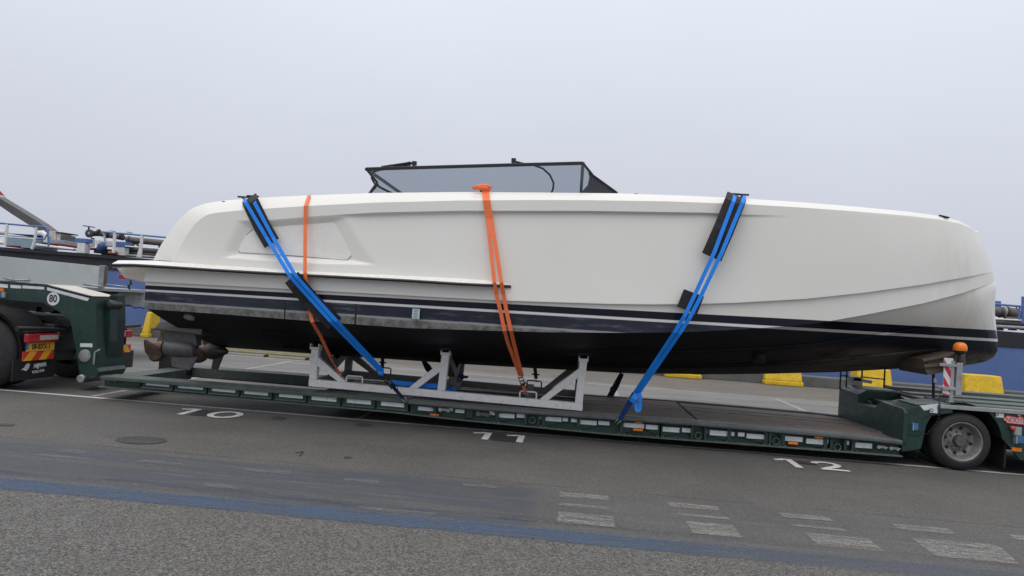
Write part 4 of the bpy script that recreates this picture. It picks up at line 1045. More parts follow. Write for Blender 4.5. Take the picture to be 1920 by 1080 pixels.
# ------------------------------------------------------------------ bow support: timber faced beam on the bogie
bs = thing('bow_support', (4.95, 10.45, .82), 'worn timber faced beam under the yacht bow beside the amber beacon', 'boat support')
y0, y1 = 10.10, 10.55
a, b = P(1723, 701, 10.3), P(1796, 662, 10.3)
mb = MB()
A_ = [(1729, 673), (1777, 663.5), (1797, 661), (1797, 684), (1768, 694), (1727, 701), (1722, 690)]
build_prism_tri([xz(u, v, 10.3) for u, v in A_], 10.12, 10.95, 'beam', m_timber, bs)
for q, d in (([(1727, 674), (1797, 660.5), (1797, 664), (1729, 677.5)], .05), ([(1731, 683), (1790, 678), (1790, 683), (1731, 689)], .03)):
    build_prism_tri([xz(u, v, 10.12) for u, v in q], 10.12-d, 10.1195, 'batten', m_timber, bs)
mb = MB(); p = P(1750, 700, 10.6); mb.tube([(p.x, 10.6, p.z+.02), (p.x+.02, 10.6, ZD)], .02, 8)
mb.build('prop', m_dark, bs); MB().box(p.x+.30, p.x+.36, 10.9, 10.96, ZD, p.z+.06).build('prop', m_dark, bs)
p = P(1752.5, 713, 10.57); MB().box(p.x-.015, p.x+.02, 10.56, 10.575, p.z-.03, p.z+.03).build('tag', m_white, bs)

# ------------------------------------------------------------------ the steel cradle
cr_ = thing('boat_cradle', (-1.7, 10.85, .36), 'white painted steel cradle with triangular posts standing on the trailer deck', 'cradle')
FY0, FY1 = 10.0, 11.68
def fz(x): return lerp_tab([(-3.57, .392), (.22, .352)], x)
def fside(y, m, sgn):
    th = .10 if sgn > 0 else -.10
    def pc(name, mb): return mb.build(name, m, cr_, bevel=.006)
    mb = MB(); mb.prism([(-3.57, fz(-3.57)), (.215, fz(.215)), (.215, fz(.215)+.10), (-3.57, fz(-3.57)+.10)], *sorted((y, y+th))); pc('side_beam', mb)
    for (xc, xt_, ztop, dx) in ((-3.515, -3.515, .905, .45), (-1.715, -1.69, .965, -.42), (.16, .185, 1.02, -.50)):
        hw = .052
        mb = MB(); mb.hexa([(xc-hw, y, fz(xc)+.101), (xc+hw, y, fz(xc)+.101), (xc+hw, y+th, fz(xc)+.101), (xc-hw, y+th, fz(xc)+.101), (xt_-hw, y, ztop), (xt_+hw, y, ztop), (xt_+hw, y+th, ztop), (xt_-hw, y+th, ztop)]); pc('post', mb)
        s = 1 if dx > 0 else -1; zt0 = ztop-.10
        mb = MB(); mb.prism([(xt_+s*(hw+.001), zt0), (xt_+s*(hw+.001), zt0-.13), (xc+dx-s*.09, fz(xc+dx)+.101), (xc+dx+s*.03, fz(xc+dx)+.101)], *sorted((y+.004*sgn, y+th-.004*sgn))); pc('brace', mb)
        mb = MB()
        mb.hexa([(xt_-.065, y-.03*sgn, ztop+.0), (xt_+.065, y-.03*sgn, ztop), (xt_+.065, y+.12*sgn, ztop-.02), (xt_-.065, y+.12*sgn, ztop-.02), (xt_-.065, y-.03*sgn, ztop+.035), (xt_+.065, y-.03*sgn, ztop+.035), (xt_+.065, y+.12*sgn, ztop+.0), (xt_-.065, y+.12*sgn, ztop+.0)])
        for q in (-.058, .058): mb.hexa([(xt_+q-.007, y-.03*sgn, ztop+.035), (xt_+q+.007, y-.03*sgn, ztop+.035), (xt_+q+.007, y+.12*sgn, ztop-.0), (xt_+q-.007, y+.12*sgn, ztop), (xt_+q-.007, y-.02*sgn, ztop+.085), (xt_+q+.007, y-.02*sgn, ztop+.085), (xt_+q+.007, y+.12*sgn, ztop+.05), (xt_+q-.007, y+.12*sgn, ztop+.05)])
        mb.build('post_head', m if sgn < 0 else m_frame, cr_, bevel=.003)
    for xh in (-2.94, -.53):
        z0 = fz(xh)+.10; yy = y+th*.4
        mb = MB(); mb.tube([(xh-.11, yy, z0-.01), (xh-.11, yy, z0+.075), (xh-.095, yy, z0+.09), (xh+.10, yy, z0+.09), (xh+.115, yy, z0+.075), (xh+.115, yy, z0-.01)], .011, 8); mb.build('lashing_handle', m if sgn > 0 else m_blackmetal, cr_, smooth=True)
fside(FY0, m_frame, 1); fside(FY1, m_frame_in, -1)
for xc, zt0 in ((-3.515, .905), (-1.70, .965), (.17, 1.02)):
    mb = MB()
    for ya_, yb_ in ((FY0+.10, 10.83), (FY1-.10, 10.87)):
        zb = .60 if xc < -1 else .66
        for q in (-.05, .05):
            mb.hexa([(xc+q-.006, ya_, zt0-.10), (xc+q+.006, ya_, zt0-.10), (xc+q+.006, yb_, zb-.02), (xc+q-.006, yb_, zb-.02), (xc+q-.006, ya_, zt0+.05), (xc+q+.006, ya_, zt0+.05), (xc+q+.006, yb_, zb+.12), (xc+q-.006, yb_, zb+.12)])
        mb.hexa([(xc-.05, ya_, zt0-.09), (xc+.05, ya_, zt0-.09), (xc+.05, yb_, zb-.01), (xc-.05, yb_, zb-.01), (xc-.05, ya_, zt0-.075), (xc+.05, ya_, zt0-.075), (xc+.05, yb_, zb+.005), (xc-.05, yb_, zb+.005)])
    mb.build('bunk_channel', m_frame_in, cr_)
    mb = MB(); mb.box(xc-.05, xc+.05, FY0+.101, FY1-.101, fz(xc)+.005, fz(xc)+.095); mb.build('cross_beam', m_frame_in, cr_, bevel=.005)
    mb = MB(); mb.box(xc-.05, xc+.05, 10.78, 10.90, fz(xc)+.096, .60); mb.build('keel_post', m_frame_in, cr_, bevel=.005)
p = P(995, 724, 11.0); mb = MB(); mb.box(p.x-.05, p.x+.05, 10.85, 11.0, .36, p.z+.03); mb.build('keel_post', m_frame_in, cr_, bevel=.008)
mb = MB(); q = P(1078, 660, 10.3); mb.box(q.x-.03, q.x+.03, 10.28, 10.33, q.z-.06, q.z+.08); 

# ------------------------------------------------------------------ lashing straps and pads
def hp_(u, v, b): return P(u, v, YC-b)
def strap(name, label, cat, group=None): return thing(name, (0, 0, 0), label, cat, group)
# left blue strap
sb = strap('blue_strap', 'doubled blue ratchet strap slanting down from the stern cleats to the trailer edge', 'strap', 'blue lashing straps')
def dense(pts, n=6):
    out = []
    for a, b in zip(pts, pts[1:]): out += [Vector(a).lerp(Vector(b), i/n) for i in range(n)]
    return out+[Vector(pts[-1])]
la = dense([hp_(458, 372, 1.84), hp_(461, 380, 2.03), hp_(500, 446, 2.07), hp_(541, 513, 2.235), hp_(546, 520, 2.235), hp_(580, 558, 2.14), hp_(620, 602, 2.075), hp_(713, 697, 1.42)])
lb = dense([hp_(474, 370, 1.84), hp_(478, 381, 2.03), hp_(512, 445, 2.07), hp_(551, 512, 2.235), hp_(557, 520, 2.235), hp_(591, 558, 2.14), hp_(631, 602, 2.075), hp_(718, 695, 1.41)])
for l_ in (la, lb): MB().ribbon(l_, .046, .004).build('strap_web', m_blue, sb)
def ratchet(par, a, b, mweb, mmet, w=.055, name='ratchet', tail=True):
    a = Vector(a); b = Vector(b); t = (b-a).normalized(); sd_ = t.cross(Vector((0, -1, 0))).normalized(); L = (b-a).length
    mb = MB()
    for q in (-1, 1): mb.beam(a+sd_*q*w*.55+Vector((0, -.02, 0)), a+t*L*.55+sd_*q*w*.55+Vector((0, -.02, 0)), .006, .035, (0, -1, 0))
    for q in (.05, .28, .52): mb.tube([a+t*L*q-sd_*w*.6+Vector((0, -.02, 0)), a+t*L*q+sd_*w*.6+Vector((0, -.02, 0))], .009, 6)
    mb.tube([a+t*L*.30-sd_*w*.6+Vector((0, -.03, 0)), a+t*L*.62-sd_*w*1.15+Vector((0, -.055, 0)), a+t*L*.66-sd_*w*.55+Vector((0, -.055, 0))], .007, 6)
    mb.build(name, mmet, par)
    MB().ribbon([a+t*L*.40, b-t*.01], w*.9, .006).build('short_web', mweb, par)
def hook(par, p, t, m=m_mirror, s=1.0):
    p = Vector(p); t = Vector(t).normalized(); sd_ = t.cross(Vector((0, -1, 0))).normalized()
    mb = MB()
    for q in (-.018, .018):
        c = p+sd_*q*s
        mb.tube([p+sd_*q*1.6*s-t*.01, c+t*.03*s+Vector((0, -.01, 0)), c+t*.065*s+Vector((0, -.008, 0)), c+t*.08*s+Vector((0, .015, 0)), c+t*.06*s+Vector((0, .035, 0))], .006*s, 6)
    mb.tube([p-sd_*.03*s, p+sd_*.03*s], .006*s, 6); mb.build('hook', m, par, smooth=True)
e0, e1 = P(713, 697, 9.60), P(757, 748, TY0-.03)
mb = MB(); c = e0+Vector((.02, -.03, .0)); mb.lathe(c+Vector((-.03, 0, 0)), (.75, 0, -.35), [(0, .02), (.01, .035), (.05, .038), (.07, .02)], 14); mb.build('rolled_web', m_blue, sb, smooth=50)
ratchet(sb, P(716, 701, 9.62), e1, m_navy, m_blackmetal, .052); hook(sb, P(756, 746, TY0-.035), (.6, .05, -.6))
# right blue strap
sb = strap('blue_strap', 'doubled blue ratchet strap slanting down from the foredeck cleats, with a hanging tail', 'strap', 'blue lashing straps')
ra = dense([hp_(1378, 367, 1.86), hp_(1375, 378, 2.05), hp_(1340, 471, 2.115), hp_(1298, 563, 2.12), hp_(1284, 592, 2.11), hp_(1265, 623, 2.05), hp_(1189, 738, 1.38)])
rb_ = dense([hp_(1396, 368, 1.86), hp_(1392, 380, 2.05), hp_(1353, 474, 2.115), hp_(1309, 566, 2.12), hp_(1293, 596, 2.11), hp_(1274, 625, 2.05), hp_(1194, 742, 1.38)])
for l_ in (ra, rb_): MB().ribbon(l_, .046, .004).build('strap_web', m_blue, sb)
t0, t1 = P(1190, 737, 9.58), P(1162, 786, TY0-.03)
MB().ribbon([t0, t0.lerp(t1, .3)+Vector((0, -.03, 0)), t0.lerp(t1, .6)+Vector((0, -.02, 0)), t1], [.07, .075, .07, .055], .018).build('folded_web', m_bluedark, sb, bevel=.004)
MB().ribbon([P(1193, 738, 9.56), P(1189, 748, 9.53), P(1185, 754, 9.55)], [.06, .085, .075], .018).build('folded_web', m_blue, sb, bevel=.006)
mb = MB(); tl = [P(1194, 741, 9.55), P(1199, 737, 9.53), P(1201, 745, 9.52), P(1200, 768, 9.52), P(1196, 773, 9.52), P(1193, 766, 9.54), P(1193, 750, 9.55)]
mb.ribbon(tl, .042, .004, wd=(.97, -.2, .1)); mb.build('strap_tail', m_blue, sb)
mb = MB()
for s_ in (.18, .26): 
    c = t0.lerp(t1, s_)+Vector((0, -.05, 0)); mb.tube([c+Vector((-.05, 0, .028)), c+Vector((.05, 0, -.028))], .007, 6)
mb.build('ratchet', m_mirror, sb); hook(sb, t1, (-.45, .02, -.6))
# orange straps
so_ = strap('orange_strap', 'single orange strap hanging straight down the hull across the side hatch', 'strap', 'orange lashing straps')
MB().ribbon(dense([hp_(580, 366, 1.83), hp_(573, 386, 2.06), hp_(572.5, 420, 2.06), hp_(572, 512, 2.19), hp_(573, 519, 2.18), hp_(581, 584, 2.04), hp_(586, 604, 2.03)], 5), .046, .004).build('strap_web', m_orange, so_)
MB().ribbon(dense([hp_(585, 603, 2.04), hp_(600, 628, 1.72), hp_(621, 673, 1.2), hp_(640, 706, .85)], 4), [.05]*4+[.05]*4+[.03, .012, .03, .045]+[.05], .004, (-.2, -.97, 0)).build('strap_web', m_orange, so_)
so_ = strap('orange_strap', 'doubled orange ratchet strap from the midships cleat down to the cradle handle', 'strap', 'orange lashing straps')
l1 = [hp_(907, 357, 1.83), hp_(909, 376, 2.06), hp_(914, 410, 2.05), hp_(927, 530, 2.18), hp_(931, 552, 2.12), hp_(939, 586, 2.08), hp_(946, 620, 2.05), hp_(952, 642, 1.83), hp_(975, 704, 1.2)]
l2 = [hp_(914, 357, 1.83), hp_(915, 376, 2.06), hp_(921, 410, 2.05), hp_(940, 530, 2.19), hp_(944, 552, 2.12), hp_(951, 590, 2.08), hp_(958, 620, 2.05), hp_(963, 642, 1.83), hp_(979, 705, 1.2)]
for l_, w in ((l1, .046), (l2, .048)): MB().ribbon(dense(l_, 4), w, .004).build('strap_web', m_orange, so_)
mb = MB(); p = hp_(904, 353.5, 1.86)
for i, (dx, dz, ry) in enumerate(((0, 0, .03), (-.02, .015, .025), (.015, .028, .022))):
    mb.tube([p+Vector((-.11+dx, .0, dz-.012)), p+Vector((-.03+dx, -.02, dz+.004)), p+Vector((.05+dx, -.02, dz+.004)), p+Vector((.11+dx, 0, dz-.012))], [.012, ry, ry, .012], 8)
mb.build('knotted_web', m_orange, so_, smooth=True)
ratchet(so_, P(976, 706, 9.80), P(985, 735, 10.0), m_orange, m_blackmetal, .05); hook(so_, P(985, 735, 10.0), (.3, .1, -.7), m_galv, .8)
# straps glimpsed on the far side
sf = strap('navy_strap', 'dark navy strap end on the far trailer edge, behind the hanging blue tail', 'strap', 'far side straps')
MB().ribbon([P(1166, 700, 11.9), P(1155, 722, 12.0), P(1143, 744, 12.05)], [.07, .10, .09], .03).build('strap_web', m_navy, sf, bevel=.004)
MB().tube([P(1155, 718, 11.9), P(1145, 728, 11.9), P(1144, 736, 11.9)], .012, 6).build('ratchet', m_blackmetal, sf)
sf = strap('navy_strap', 'dark navy strap end beyond the cradle, left of its middle post', 'strap', 'far side straps')
MB().ribbon([P(794, 676, 11.9), P(803, 690, 11.9), P(812, 702, 11.9)], [.06, .11, .07], .03).build('strap_web', m_navy, sf, bevel=.004)
for lab, pts in (('black strap end hooked to the far cradle handle below the stern half', [(718, 668), (717.5, 680), (717, 690)]), ('black strap end hooked to the far cradle handle right of the orange ratchet', [(1003, 690), (1004.5, 702), (1005, 710)])):
    sf = strap('black_strap', lab, 'strap', 'far side straps')
    MB().ribbon([P(u, v, 11.6) for u, v in pts], .055, .02).build('strap_web', m_black, sf); hook(sf, P(*pts[-1], 11.6), (0, 0, -1), m_blackmetal, .7)
    p = P(*pts[1], 11.58); MB().tube([p+Vector((-.06, 0, 0)), p+Vector((.06, 0, 0))], .012, 6).build('ratchet', m_blackmetal, sf)
sl = strap('blue_strap', 'loose blue strap lying along the cradle beam and bunched behind its middle post', 'strap', 'blue lashing straps')
MB().ribbon([P(733, 716.5, 10.15), P(765, 719.5, 10.15), P(800, 723, 10.15), P(826, 724, 10.15)], .062, .01).build('strap_web', m_blue, sl)
rnd = random.Random(3); mb = MB()
for k in range(7):
    p = P(846+rnd.uniform(-6, 5), 732+rnd.uniform(-4, 4), 10.25+rnd.uniform(-.05, .05)); mb.tube([p+Vector((rnd.uniform(-.05, .05), rnd.uniform(-.03, .03), rnd.uniform(-.03, .03))) for _ in range(4)], .017, 6)
mb.build('bunched_web', m_blue, sl, smooth=True)
sl = strap('blue_strap', 'small bunch of dark blue strap caught behind the far middle cradle post', 'strap', 'blue lashing straps'); mb = MB()
for k in range(5):
    p = P(871+rnd.uniform(-6, 5), 707+rnd.uniform(-3, 3), 11.55); mb.tube([p+Vector((rnd.uniform(-.06, .06), rnd.uniform(-.03, .03), rnd.uniform(-.03, .03))) for _ in range(4)], .017, 6)
mb.build('bunched_web', m_bluedark, sl, smooth=True)
# edge protection pads under the straps
def pad(pts, w, label):
    d_ = Vector(pts[-1])-Vector(pts[0]); d_ = Vector((d_.z, 0, -d_.x)).normalized()
    o = MB().ribbon(dense(pts, 5), w, .012, wd=d_).build('edge_pad', m_pad, None, loc=pts[0]); tag(o, label, 'pad', 'black edge pads under the straps')
o_ = .014
pad([hp_(468, 372, 1.82), hp_(471, 381, 1.985), hp_(492, 425, 2.02), hp_(510, 456, 2.04)], .215, 'black rubber pad under the blue strap at the stern cleats')
pad([hp_(547, 520, 2.205), hp_(556, 531, 2.19), hp_(580, 560, 2.10), hp_(612, 592, 2.045), hp_(628, 606, 2.00)], .215, 'black rubber pad under the blue strap over the dark waterline by the stern')
pad([hp_(1381, 368, 1.80), hp_(1377, 380, 1.985), hp_(1356, 432, 2.045), hp_(1334, 482, 2.045)], .245, 'long black rubber pad under the blue strap at the foredeck cleats')
pad([hp_(1301, 549, 2.055), hp_(1288, 582, 2.045)], .25, 'short black rubber pad under the blue strap at the hull knuckle')

# ------------------------------------------------------------------ tractor unit
tr = thing('tractor_unit', (-8.3, 11.05, 0), 'black lorry tractor rear with orange number plate under the gooseneck', 'lorry')
XR = -7.64
def rear_set(mir):
    # one rear corner: light, plate or chevrons, mud flap (mirrored about the lorry's centre line for the other side)
    cy = 11.075
    def Yv(y): return 2*cy-y if mir else y
    def rbox(u0, v0, u1, v1, x0, x1, name, m, par, bevel=.004):
        a, b = PX(u0, v0, XR), PX(u1, v1, XR); ya_, yb_ = sorted((Yv(a.y), Yv(b.y)))
        return MB().box(XR+x0, XR+x1, ya_, yb_, min(a.z, b.z), max(a.z, b.z)).build(name, m, par, bevel=bevel)
    if mir:
        def Yv(y): return 2*cy-y
    lamp = rbox(49, 626.5, 104, 639.5, -.03, .05, 'tail_light', m_red, tr, .012)
    rbox(69.5, 628.5, 103, 635.5, .0505, .053, 'clear_lens', m_clear, lamp, 0)
    if not mir:
        pl_ = rbox(50, 643.2, 100, 657, .0, .012, 'number_plate', m_yplate, tr, .002)
        rbox(47.5, 643.4, 51.3, 656.3, .0125, .0135, 'blue_band', m_bluecap, pl_, 0)
        a, b = PX(52, 650, XR), PX(99, 649.6, XR)
        text('08-BXX-1', .108, (XR+.014, (a.y+b.y)/2, (a.z+b.z)/2-.0), (0, 1, 0), (0, 0, 1), m_ink, pl_, 'lettering', bold=.002, sx=.84)
    ch_ = rbox(42, 659.5, 99, 672.5, .0, .012, 'chevron_board', m_rrefl, tr, .002)
    a, b = PX(42, 659.5, XR), PX(99, 672.5, XR); yl, yr_ = a.y, b.y; zt1, zb1 = a.z-.004, b.z-.004
    wd = (yr_-yl)
    for k in (.02, .50):
        q = [(yl+wd*k, zb1+.006), (yl+wd*(k+.24), zb1+.006), (yl+wd*(k+.42), zt1-.003), (yl+wd*(k+.18), zt1-.003)]
        MB().prismx([(Yv(y), z) for y, z in q], XR+.0125, XR+.0145).build('yellow_stripe', m_yrefl, ch_)
    fl = rbox(27, 676, 103, 706, -.03, -.012, 'mud_flap', m_black, tr, .002)
    a = PX(76, 685.0, XR); ca = PX(73, 696.5, XR)
    if not mir:
        text('NIJWA', .078, (XR-.0105, a.y+.005, a.z), (0, 1, .05), (0, .1, 1), m_inkwhite, fl, 'lettering', bold=.005, sx=1.08)
        lp = MB(); base = PX(51, 689, XR)
        for (y, z, w, h, s) in ((-.055, -.02, .05, .022, .03), (-.02, .0, .022, .085, .025), (.015, .012, .02, .10, .02), (.045, .012, .018, .07, .03), (.0, -.035, .035, .025, .01), (.012, .03, .075, .014, .02), (-.005, .0, .08, .013, .03)):
            lp.prismx([(base.y+y-w/2-s*.4, base.z+z-h/2), (base.y+y+w/2-s*.4, base.z+z-h/2), (base.y+y+w/2+s*.4, base.z+z+h/2), (base.y+y-w/2+s*.4, base.z+z+h/2)], XR-.0118, XR-.0100-.0002*random.random())
        lp.build('emblem', m_inkwhite, fl)
        text('VOLVO', .05, (XR-.0105, ca.y, ca.z), (0, 1, .05), (0, 0, 1), m_inkwhite, fl, 'lettering', bold=.003, sx=1.1, spacing=1.5)
    else:
        text('VOLVO', .05, (XR-.0105, Yv(ca.y), ca.z), (0, 1, 0), (0, 0, 1), m_inkwhite, fl, 'lettering', bold=.003, sx=1.1, spacing=1.5)
        q = PX(88, 684, XR); MB().box(XR-.0115, XR-.010, Yv(q.y)-.05, Yv(q.y)+.05, q.z-.03, q.z+.03).build('flap_sticker', m_wrefl, fl)
    # back of the mudguard and its arc over the wheel
    mb = MB(); wx, wz = -8.33, .52
    arc_ = [(wx+.64*math.cos(R(q)), wz+.64*math.sin(R(q))) for q in range(-12, 193, 10)]
    arc2 = [(wx+.60*math.cos(R(q)), wz+.60*math.sin(R(q))) for q in range(192, -13, -10)]
    mb.grid([[(x, Yv(9.86), z) for x, z in arc_], [(x, Yv(10.47), z) for x, z in arc_]]); mb.grid([[(x, Yv(9.86), z) for x, z in arc2[::-1]], [(x, Yv(10.47), z) for x, z in arc2[::-1]]])
    mb.grid([[(x, Yv(9.86), z) for x, z in arc_], [(x, Yv(9.86), z) for x, z in arc2[::-1]]])
    mb.build('mudguard', m_shadeblack, tr, smooth=40)
    bx_ = PX(26, 640, XR)
    mb = MB(); ya_, yb_ = sorted((Yv(9.90), Yv(10.46))); mb.box(XR-.12, XR-.012, ya_, yb_, .44, .86); mb.build('light_carrier', m_shadeblack, tr, bevel=.02)
    mb = MB(); a, b = PX(28, 616, XR), PX(116, 619, XR); mb.tube([(XR+.03, Yv(a.y), a.z), (XR+.05, Yv((a.y+b.y)/2), a.z-.01), (XR+.04, Yv(b.y), b.z)], [.035, .028, .03], 10); mb.tube([(XR+.04, Yv(b.y)-.0, b.z), (XR+.0, Yv(b.y), b.z-.16)], .025, 8); mb.build('bumper_tube', m_black, tr, smooth=50)
    # wheel
    def twheel(y):
        t = MB(); t.lathe((wx, Yv(y), wz), (0, -1 if mir else 1, 0), [(.03, .29), (.0, .31), (.005, .38), (.03, .45), (.06, .50), (.09, .515), (.25, .515), (.28, .49), (.30, .40), (.28, .29)], 56, caps=False)
        o = t.build('wheel', m_tyre, tr, smooth=40)
        r_ = MB(); r_.lathe((wx, Yv(y), wz), (0, -1 if mir else 1, 0), [(.03, .30), (.012, .30), (.02, .275), (.10, .265), (.14, .22), (.14, .12), (.06, .10), (.06, .02)], 40, caps=False); r_.build('rim', m_rim, o, smooth=40)
    twheel(9.86); twheel(10.18)
rear_set(False); rear_set(True)
mb = MB(); mb.box(-13, -7.75, 10.66, 10.80, .68, .98); mb.box(-13, -7.75, 11.35, 11.49, .68, .98); mb.box(-7.9, -7.72, 10.5, 11.6, .55, .95); mb.build('chassis', m_dark, tr, bevel=.01)
mb = MB(); mb.lathe((-8.33, 9.95, .52), (0, 1, 0), [(0, .09), (2.2, .09)], 14); mb.box(-8.7, -7.95, 10.8, 11.35, .35, .75); mb.build('drive_axle', m_dark, tr, bevel=.02)
mb = MB(); mb.prism([(-9.2, 1.06), (-8.0, 1.06), (-7.55, .93), (-7.55, .90), (-8.0, 1.0), (-9.2, 1.0)], 10.6, 11.55); mb.build('coupling_ramp', m_shadeblack, tr)
mb = MB(); mb.box(-14.5, -12.3, 9.9, 12.25, .75, 3.4); mb.build('cab', m_black, tr, bevel=.03)
mb = MB(); p = PX(112, 627, XR); mb.box(XR-.02, XR+.02, p.y-.03, p.y+.04, p.z-.03, p.z+.04); mb.build('reversing_lamp', m_hub, tr)

# ------------------------------------------------------------------ flat trailer parked behind, with a grey drop side
ft = thing('flatbed_trailer', (-10.5, 15.2, 0), 'grey drop-side flatbed trailer parked behind the gooseneck', 'trailer')
NY = 14.5
a, b, c, d = P(-60, 474, NY), P(187, 499, NY), P(187, 538.5, NY), P(-60, 521, NY)
mb = MB(); mb.prism([(a.x, a.z), (b.x, b.z), (c.x, c.z), (d.x, d.z)], NY, NY+.035); mb.build('drop_side', m_boxwhite, ft, bevel=.004)
mb = MB(); mb.prism([(a.x, a.z), (b.x-1.7, b.z), (c.x-1.7, c.z), (d.x, d.z)], NY+2.42, NY+2.45); mb.build('drop_side', m_boxwhite, ft)
p0, p1 = P(187.5, 499, NY), P(197.5, 541, NY)
mb = MB(); mb.box(p0.x+.002, p1.x-.045, NY-.02, NY+.05, p1.z, p0.z+.02); mb.build('corner_post', m_galv, ft, bevel=.006)
mb = MB(); mb.box(p1.x-.043, p1.x+.0, NY-.0, NY+.04, p1.z+.06, p0.z+.01); mb.build('post_hinge', m_timber, ft)
zb = P(187, 540, NY).z
mb = MB(); e = P(246, 543, NY); mb.prism([(a.x, d.z-.002), (p0.x, zb-.002), (e.x, e.z), (e.x, e.z-.05), (p0.x, zb-.06), (a.x, d.z-.06)], NY-.03, NY+2.48); mb.build('bed_frame', m_galv, ft)
for (u0, v0, u1, v1, r_) in ((157, 533, 190, 537, .018), (199, 533.5, 237, 537.5, .014), (-10, 527, 55, 525, .022), (8, 521, 26, 525, .02), (45, 530, 66, 532, .02)):
    MB().tube([P(u0, v0, NY-.07), P(u1, v1, NY-.07)], r_, 8).build('side_lever', m_galv, ft, smooth=True)
p = P(60, 531, NY-.08); 
ca, cb = P(222, 546.5, NY+.5), P(300, 580, NY+.5)
mb = MB(); mb.box(P(60, 560, NY+.5).x, P(200, 560, NY+.5).x, NY+.5, NY+1.4, P(200, 574, NY+.5).z, e.z-.055); mb.build('chassis', m_dark, ft)
q = [(222, 545), (285, 551), (285, 576), (246, 571.5), (234, 571), (225, 562)]
build_prism_tri([xz(u, v, NY+.5) for u, v in q], NY+.48, NY+.60, 'chassis_plate', m_greyplate, ft)
for u, v in ((250, 551), (261, 552.5), (250, 560), (262, 561.5), (240, 549)): 
    pt = P(u, v, NY+.478); MB().lathe((pt.x, pt.y-.008, pt.z), (0, 1, 0), [(0, .012), (.009, .012)], 8).build('bolt', m_hub, ft)
MB().tube([P(246, 574, NY+.5), P(254, 578, NY+.5), P(262, 576, NY+.5), P(270, 579, NY+.5)], .011, 6).build('hose', m_black, ft, smooth=True)
mb = MB(); p = P(231, 519, NY+.2); mb.box(p.x-.07, p.x+.08, NY+.15, NY+.25, p.z-.045, p.z+.04); mb.build('rear_lamp', m_red, ft, bevel=.01)
p = P(241, 520, NY+.2); MB().box(p.x-.05, p.x+.06, NY+.15, NY+.22, p.z-.025, p.z+.03).build('clear_lens', m_clear, ft)
MB().tube([P(244, 522, NY+.2), P(246, 532, NY+.2), P(241, 536, NY+.2), P(243, 543, NY+.2)], .022, 6).build('hose', m_black, ft, smooth=True)
for x in (-13.2, -12.0, -16):
    t = MB(); t.lathe((x, NY+.05, .5), (0, 1, 0), [(.03, .29), (0, .31), (.03, .45), (.09, .5), (.25, .5), (.3, .4), (.28, .29)], 32, caps=False); t.build('wheel', m_tyre, ft, smooth=40)
mb = MB(); mb.box(-18, -10.2, NY+.5, NY+.62, .9, 1.3); mb.box(-18, -10.9, NY+1.8, NY+1.92, .9, 1.3)
for x in (-11.4, ): mb.box(x-.06, x+.06, NY+.5, NY+.62, 0, 1.0); mb.box(x-.06, x+.06, NY+1.8, NY+1.92, 0, 1.0)
mb.build('landing_legs', m_dark, ft)

# ------------------------------------------------------------------ yellow blocks along the kerb
def block(u0, u1, vt, vb, label, y=21.78, tilt=0, hgt=None, under=False):
    a, b = P(u0, vb, y), P(u1, vb, y); w = b.x-a.x; h = hgt or .62
    r_ = MB(); x0, x1 = a.x, b.x; yb0, yb1, yt0, yt1 = y-.10, y+.72, y+.08, y+.58
    r_.hexa([(x0-.02, yb0, 0), (x1+.03, yb0, 0), (x1+.03, yb1, 0), (x0-.02, yb1, 0), (x0-.02, yb0, .13), (x1+.03, yb0, .13), (x1+.03, yb1, .13), (x0-.02, yb1, .13)])
    r_.hexa([(x0, yb0+.03, .131), (x1, yb0+.03, .131), (x1, yb1-.03, .131), (x0, yb1-.03, .131), (x0+.03, yt0, h), (x1-.03, yt0, h), (x1-.03, yt1, h), (x0+.03, yt1, h)])
    o = r_.build('yellow_block', m_yellow, None, loc=((x0+x1)/2, y, 0), bevel=.03)
    tag(o, label, 'barrier block', 'yellow concrete blocks along the quay kerb')
block(267, 279, 588, 628, 'yellow concrete block left of the boat propellers, standing tall beside the gooseneck', 21.9, hgt=.78)
block(97, 135, 582, 592, 'yellow concrete block showing as a sliver below the gooseneck arm', 21.9, hgt=.60)
block(1247, 1313, 703, 712, 'yellow concrete block of which only the foot shows beneath the black hull', 21.78)
block(1433, 1503, 699, 724, 'yellow concrete block beneath the hull to the left of the green bulkhead', 21.78)
block(1606, 1673, 693, 727, 'yellow concrete block behind the black stake frame on the bogie', 21.78, hgt=.66)
block(1808, 1882, 702, 742, 'yellow concrete block right of the beacon post, fully in view above the bogie', 21.78, hgt=.70)

# low yellow bar barrier lying across the bay
lb_ = thing('bar_barrier', tuple(G(405, 662)), 'low pale yellow bar barrier on dark feet seen beneath the hull by the drives', 'barrier')
m_pale = M('pale_yellow_paint', (.42, .38, .17), .6, dirt=(.25, .22, .14))
m_foot = M('rusty_foot', (.06, .028, .024), .8)
a, b = G(405, 662), G(585, 678)
for dz, dy in ((.19, 0), (.13, -.05), (.07, .06)): MB().beam((a.x, a.y+dy, dz), (b.x, a.y+dy, dz), .04, .035).build('bar', m_pale, lb_)
for k in range(3):
    x = a.x+.25+k*(b.x-a.x-.5)/2; MB().box(x-.025, x+.025, a.y-.10, a.y+.10, 0, .05).build('foot', m_foot, lb_)

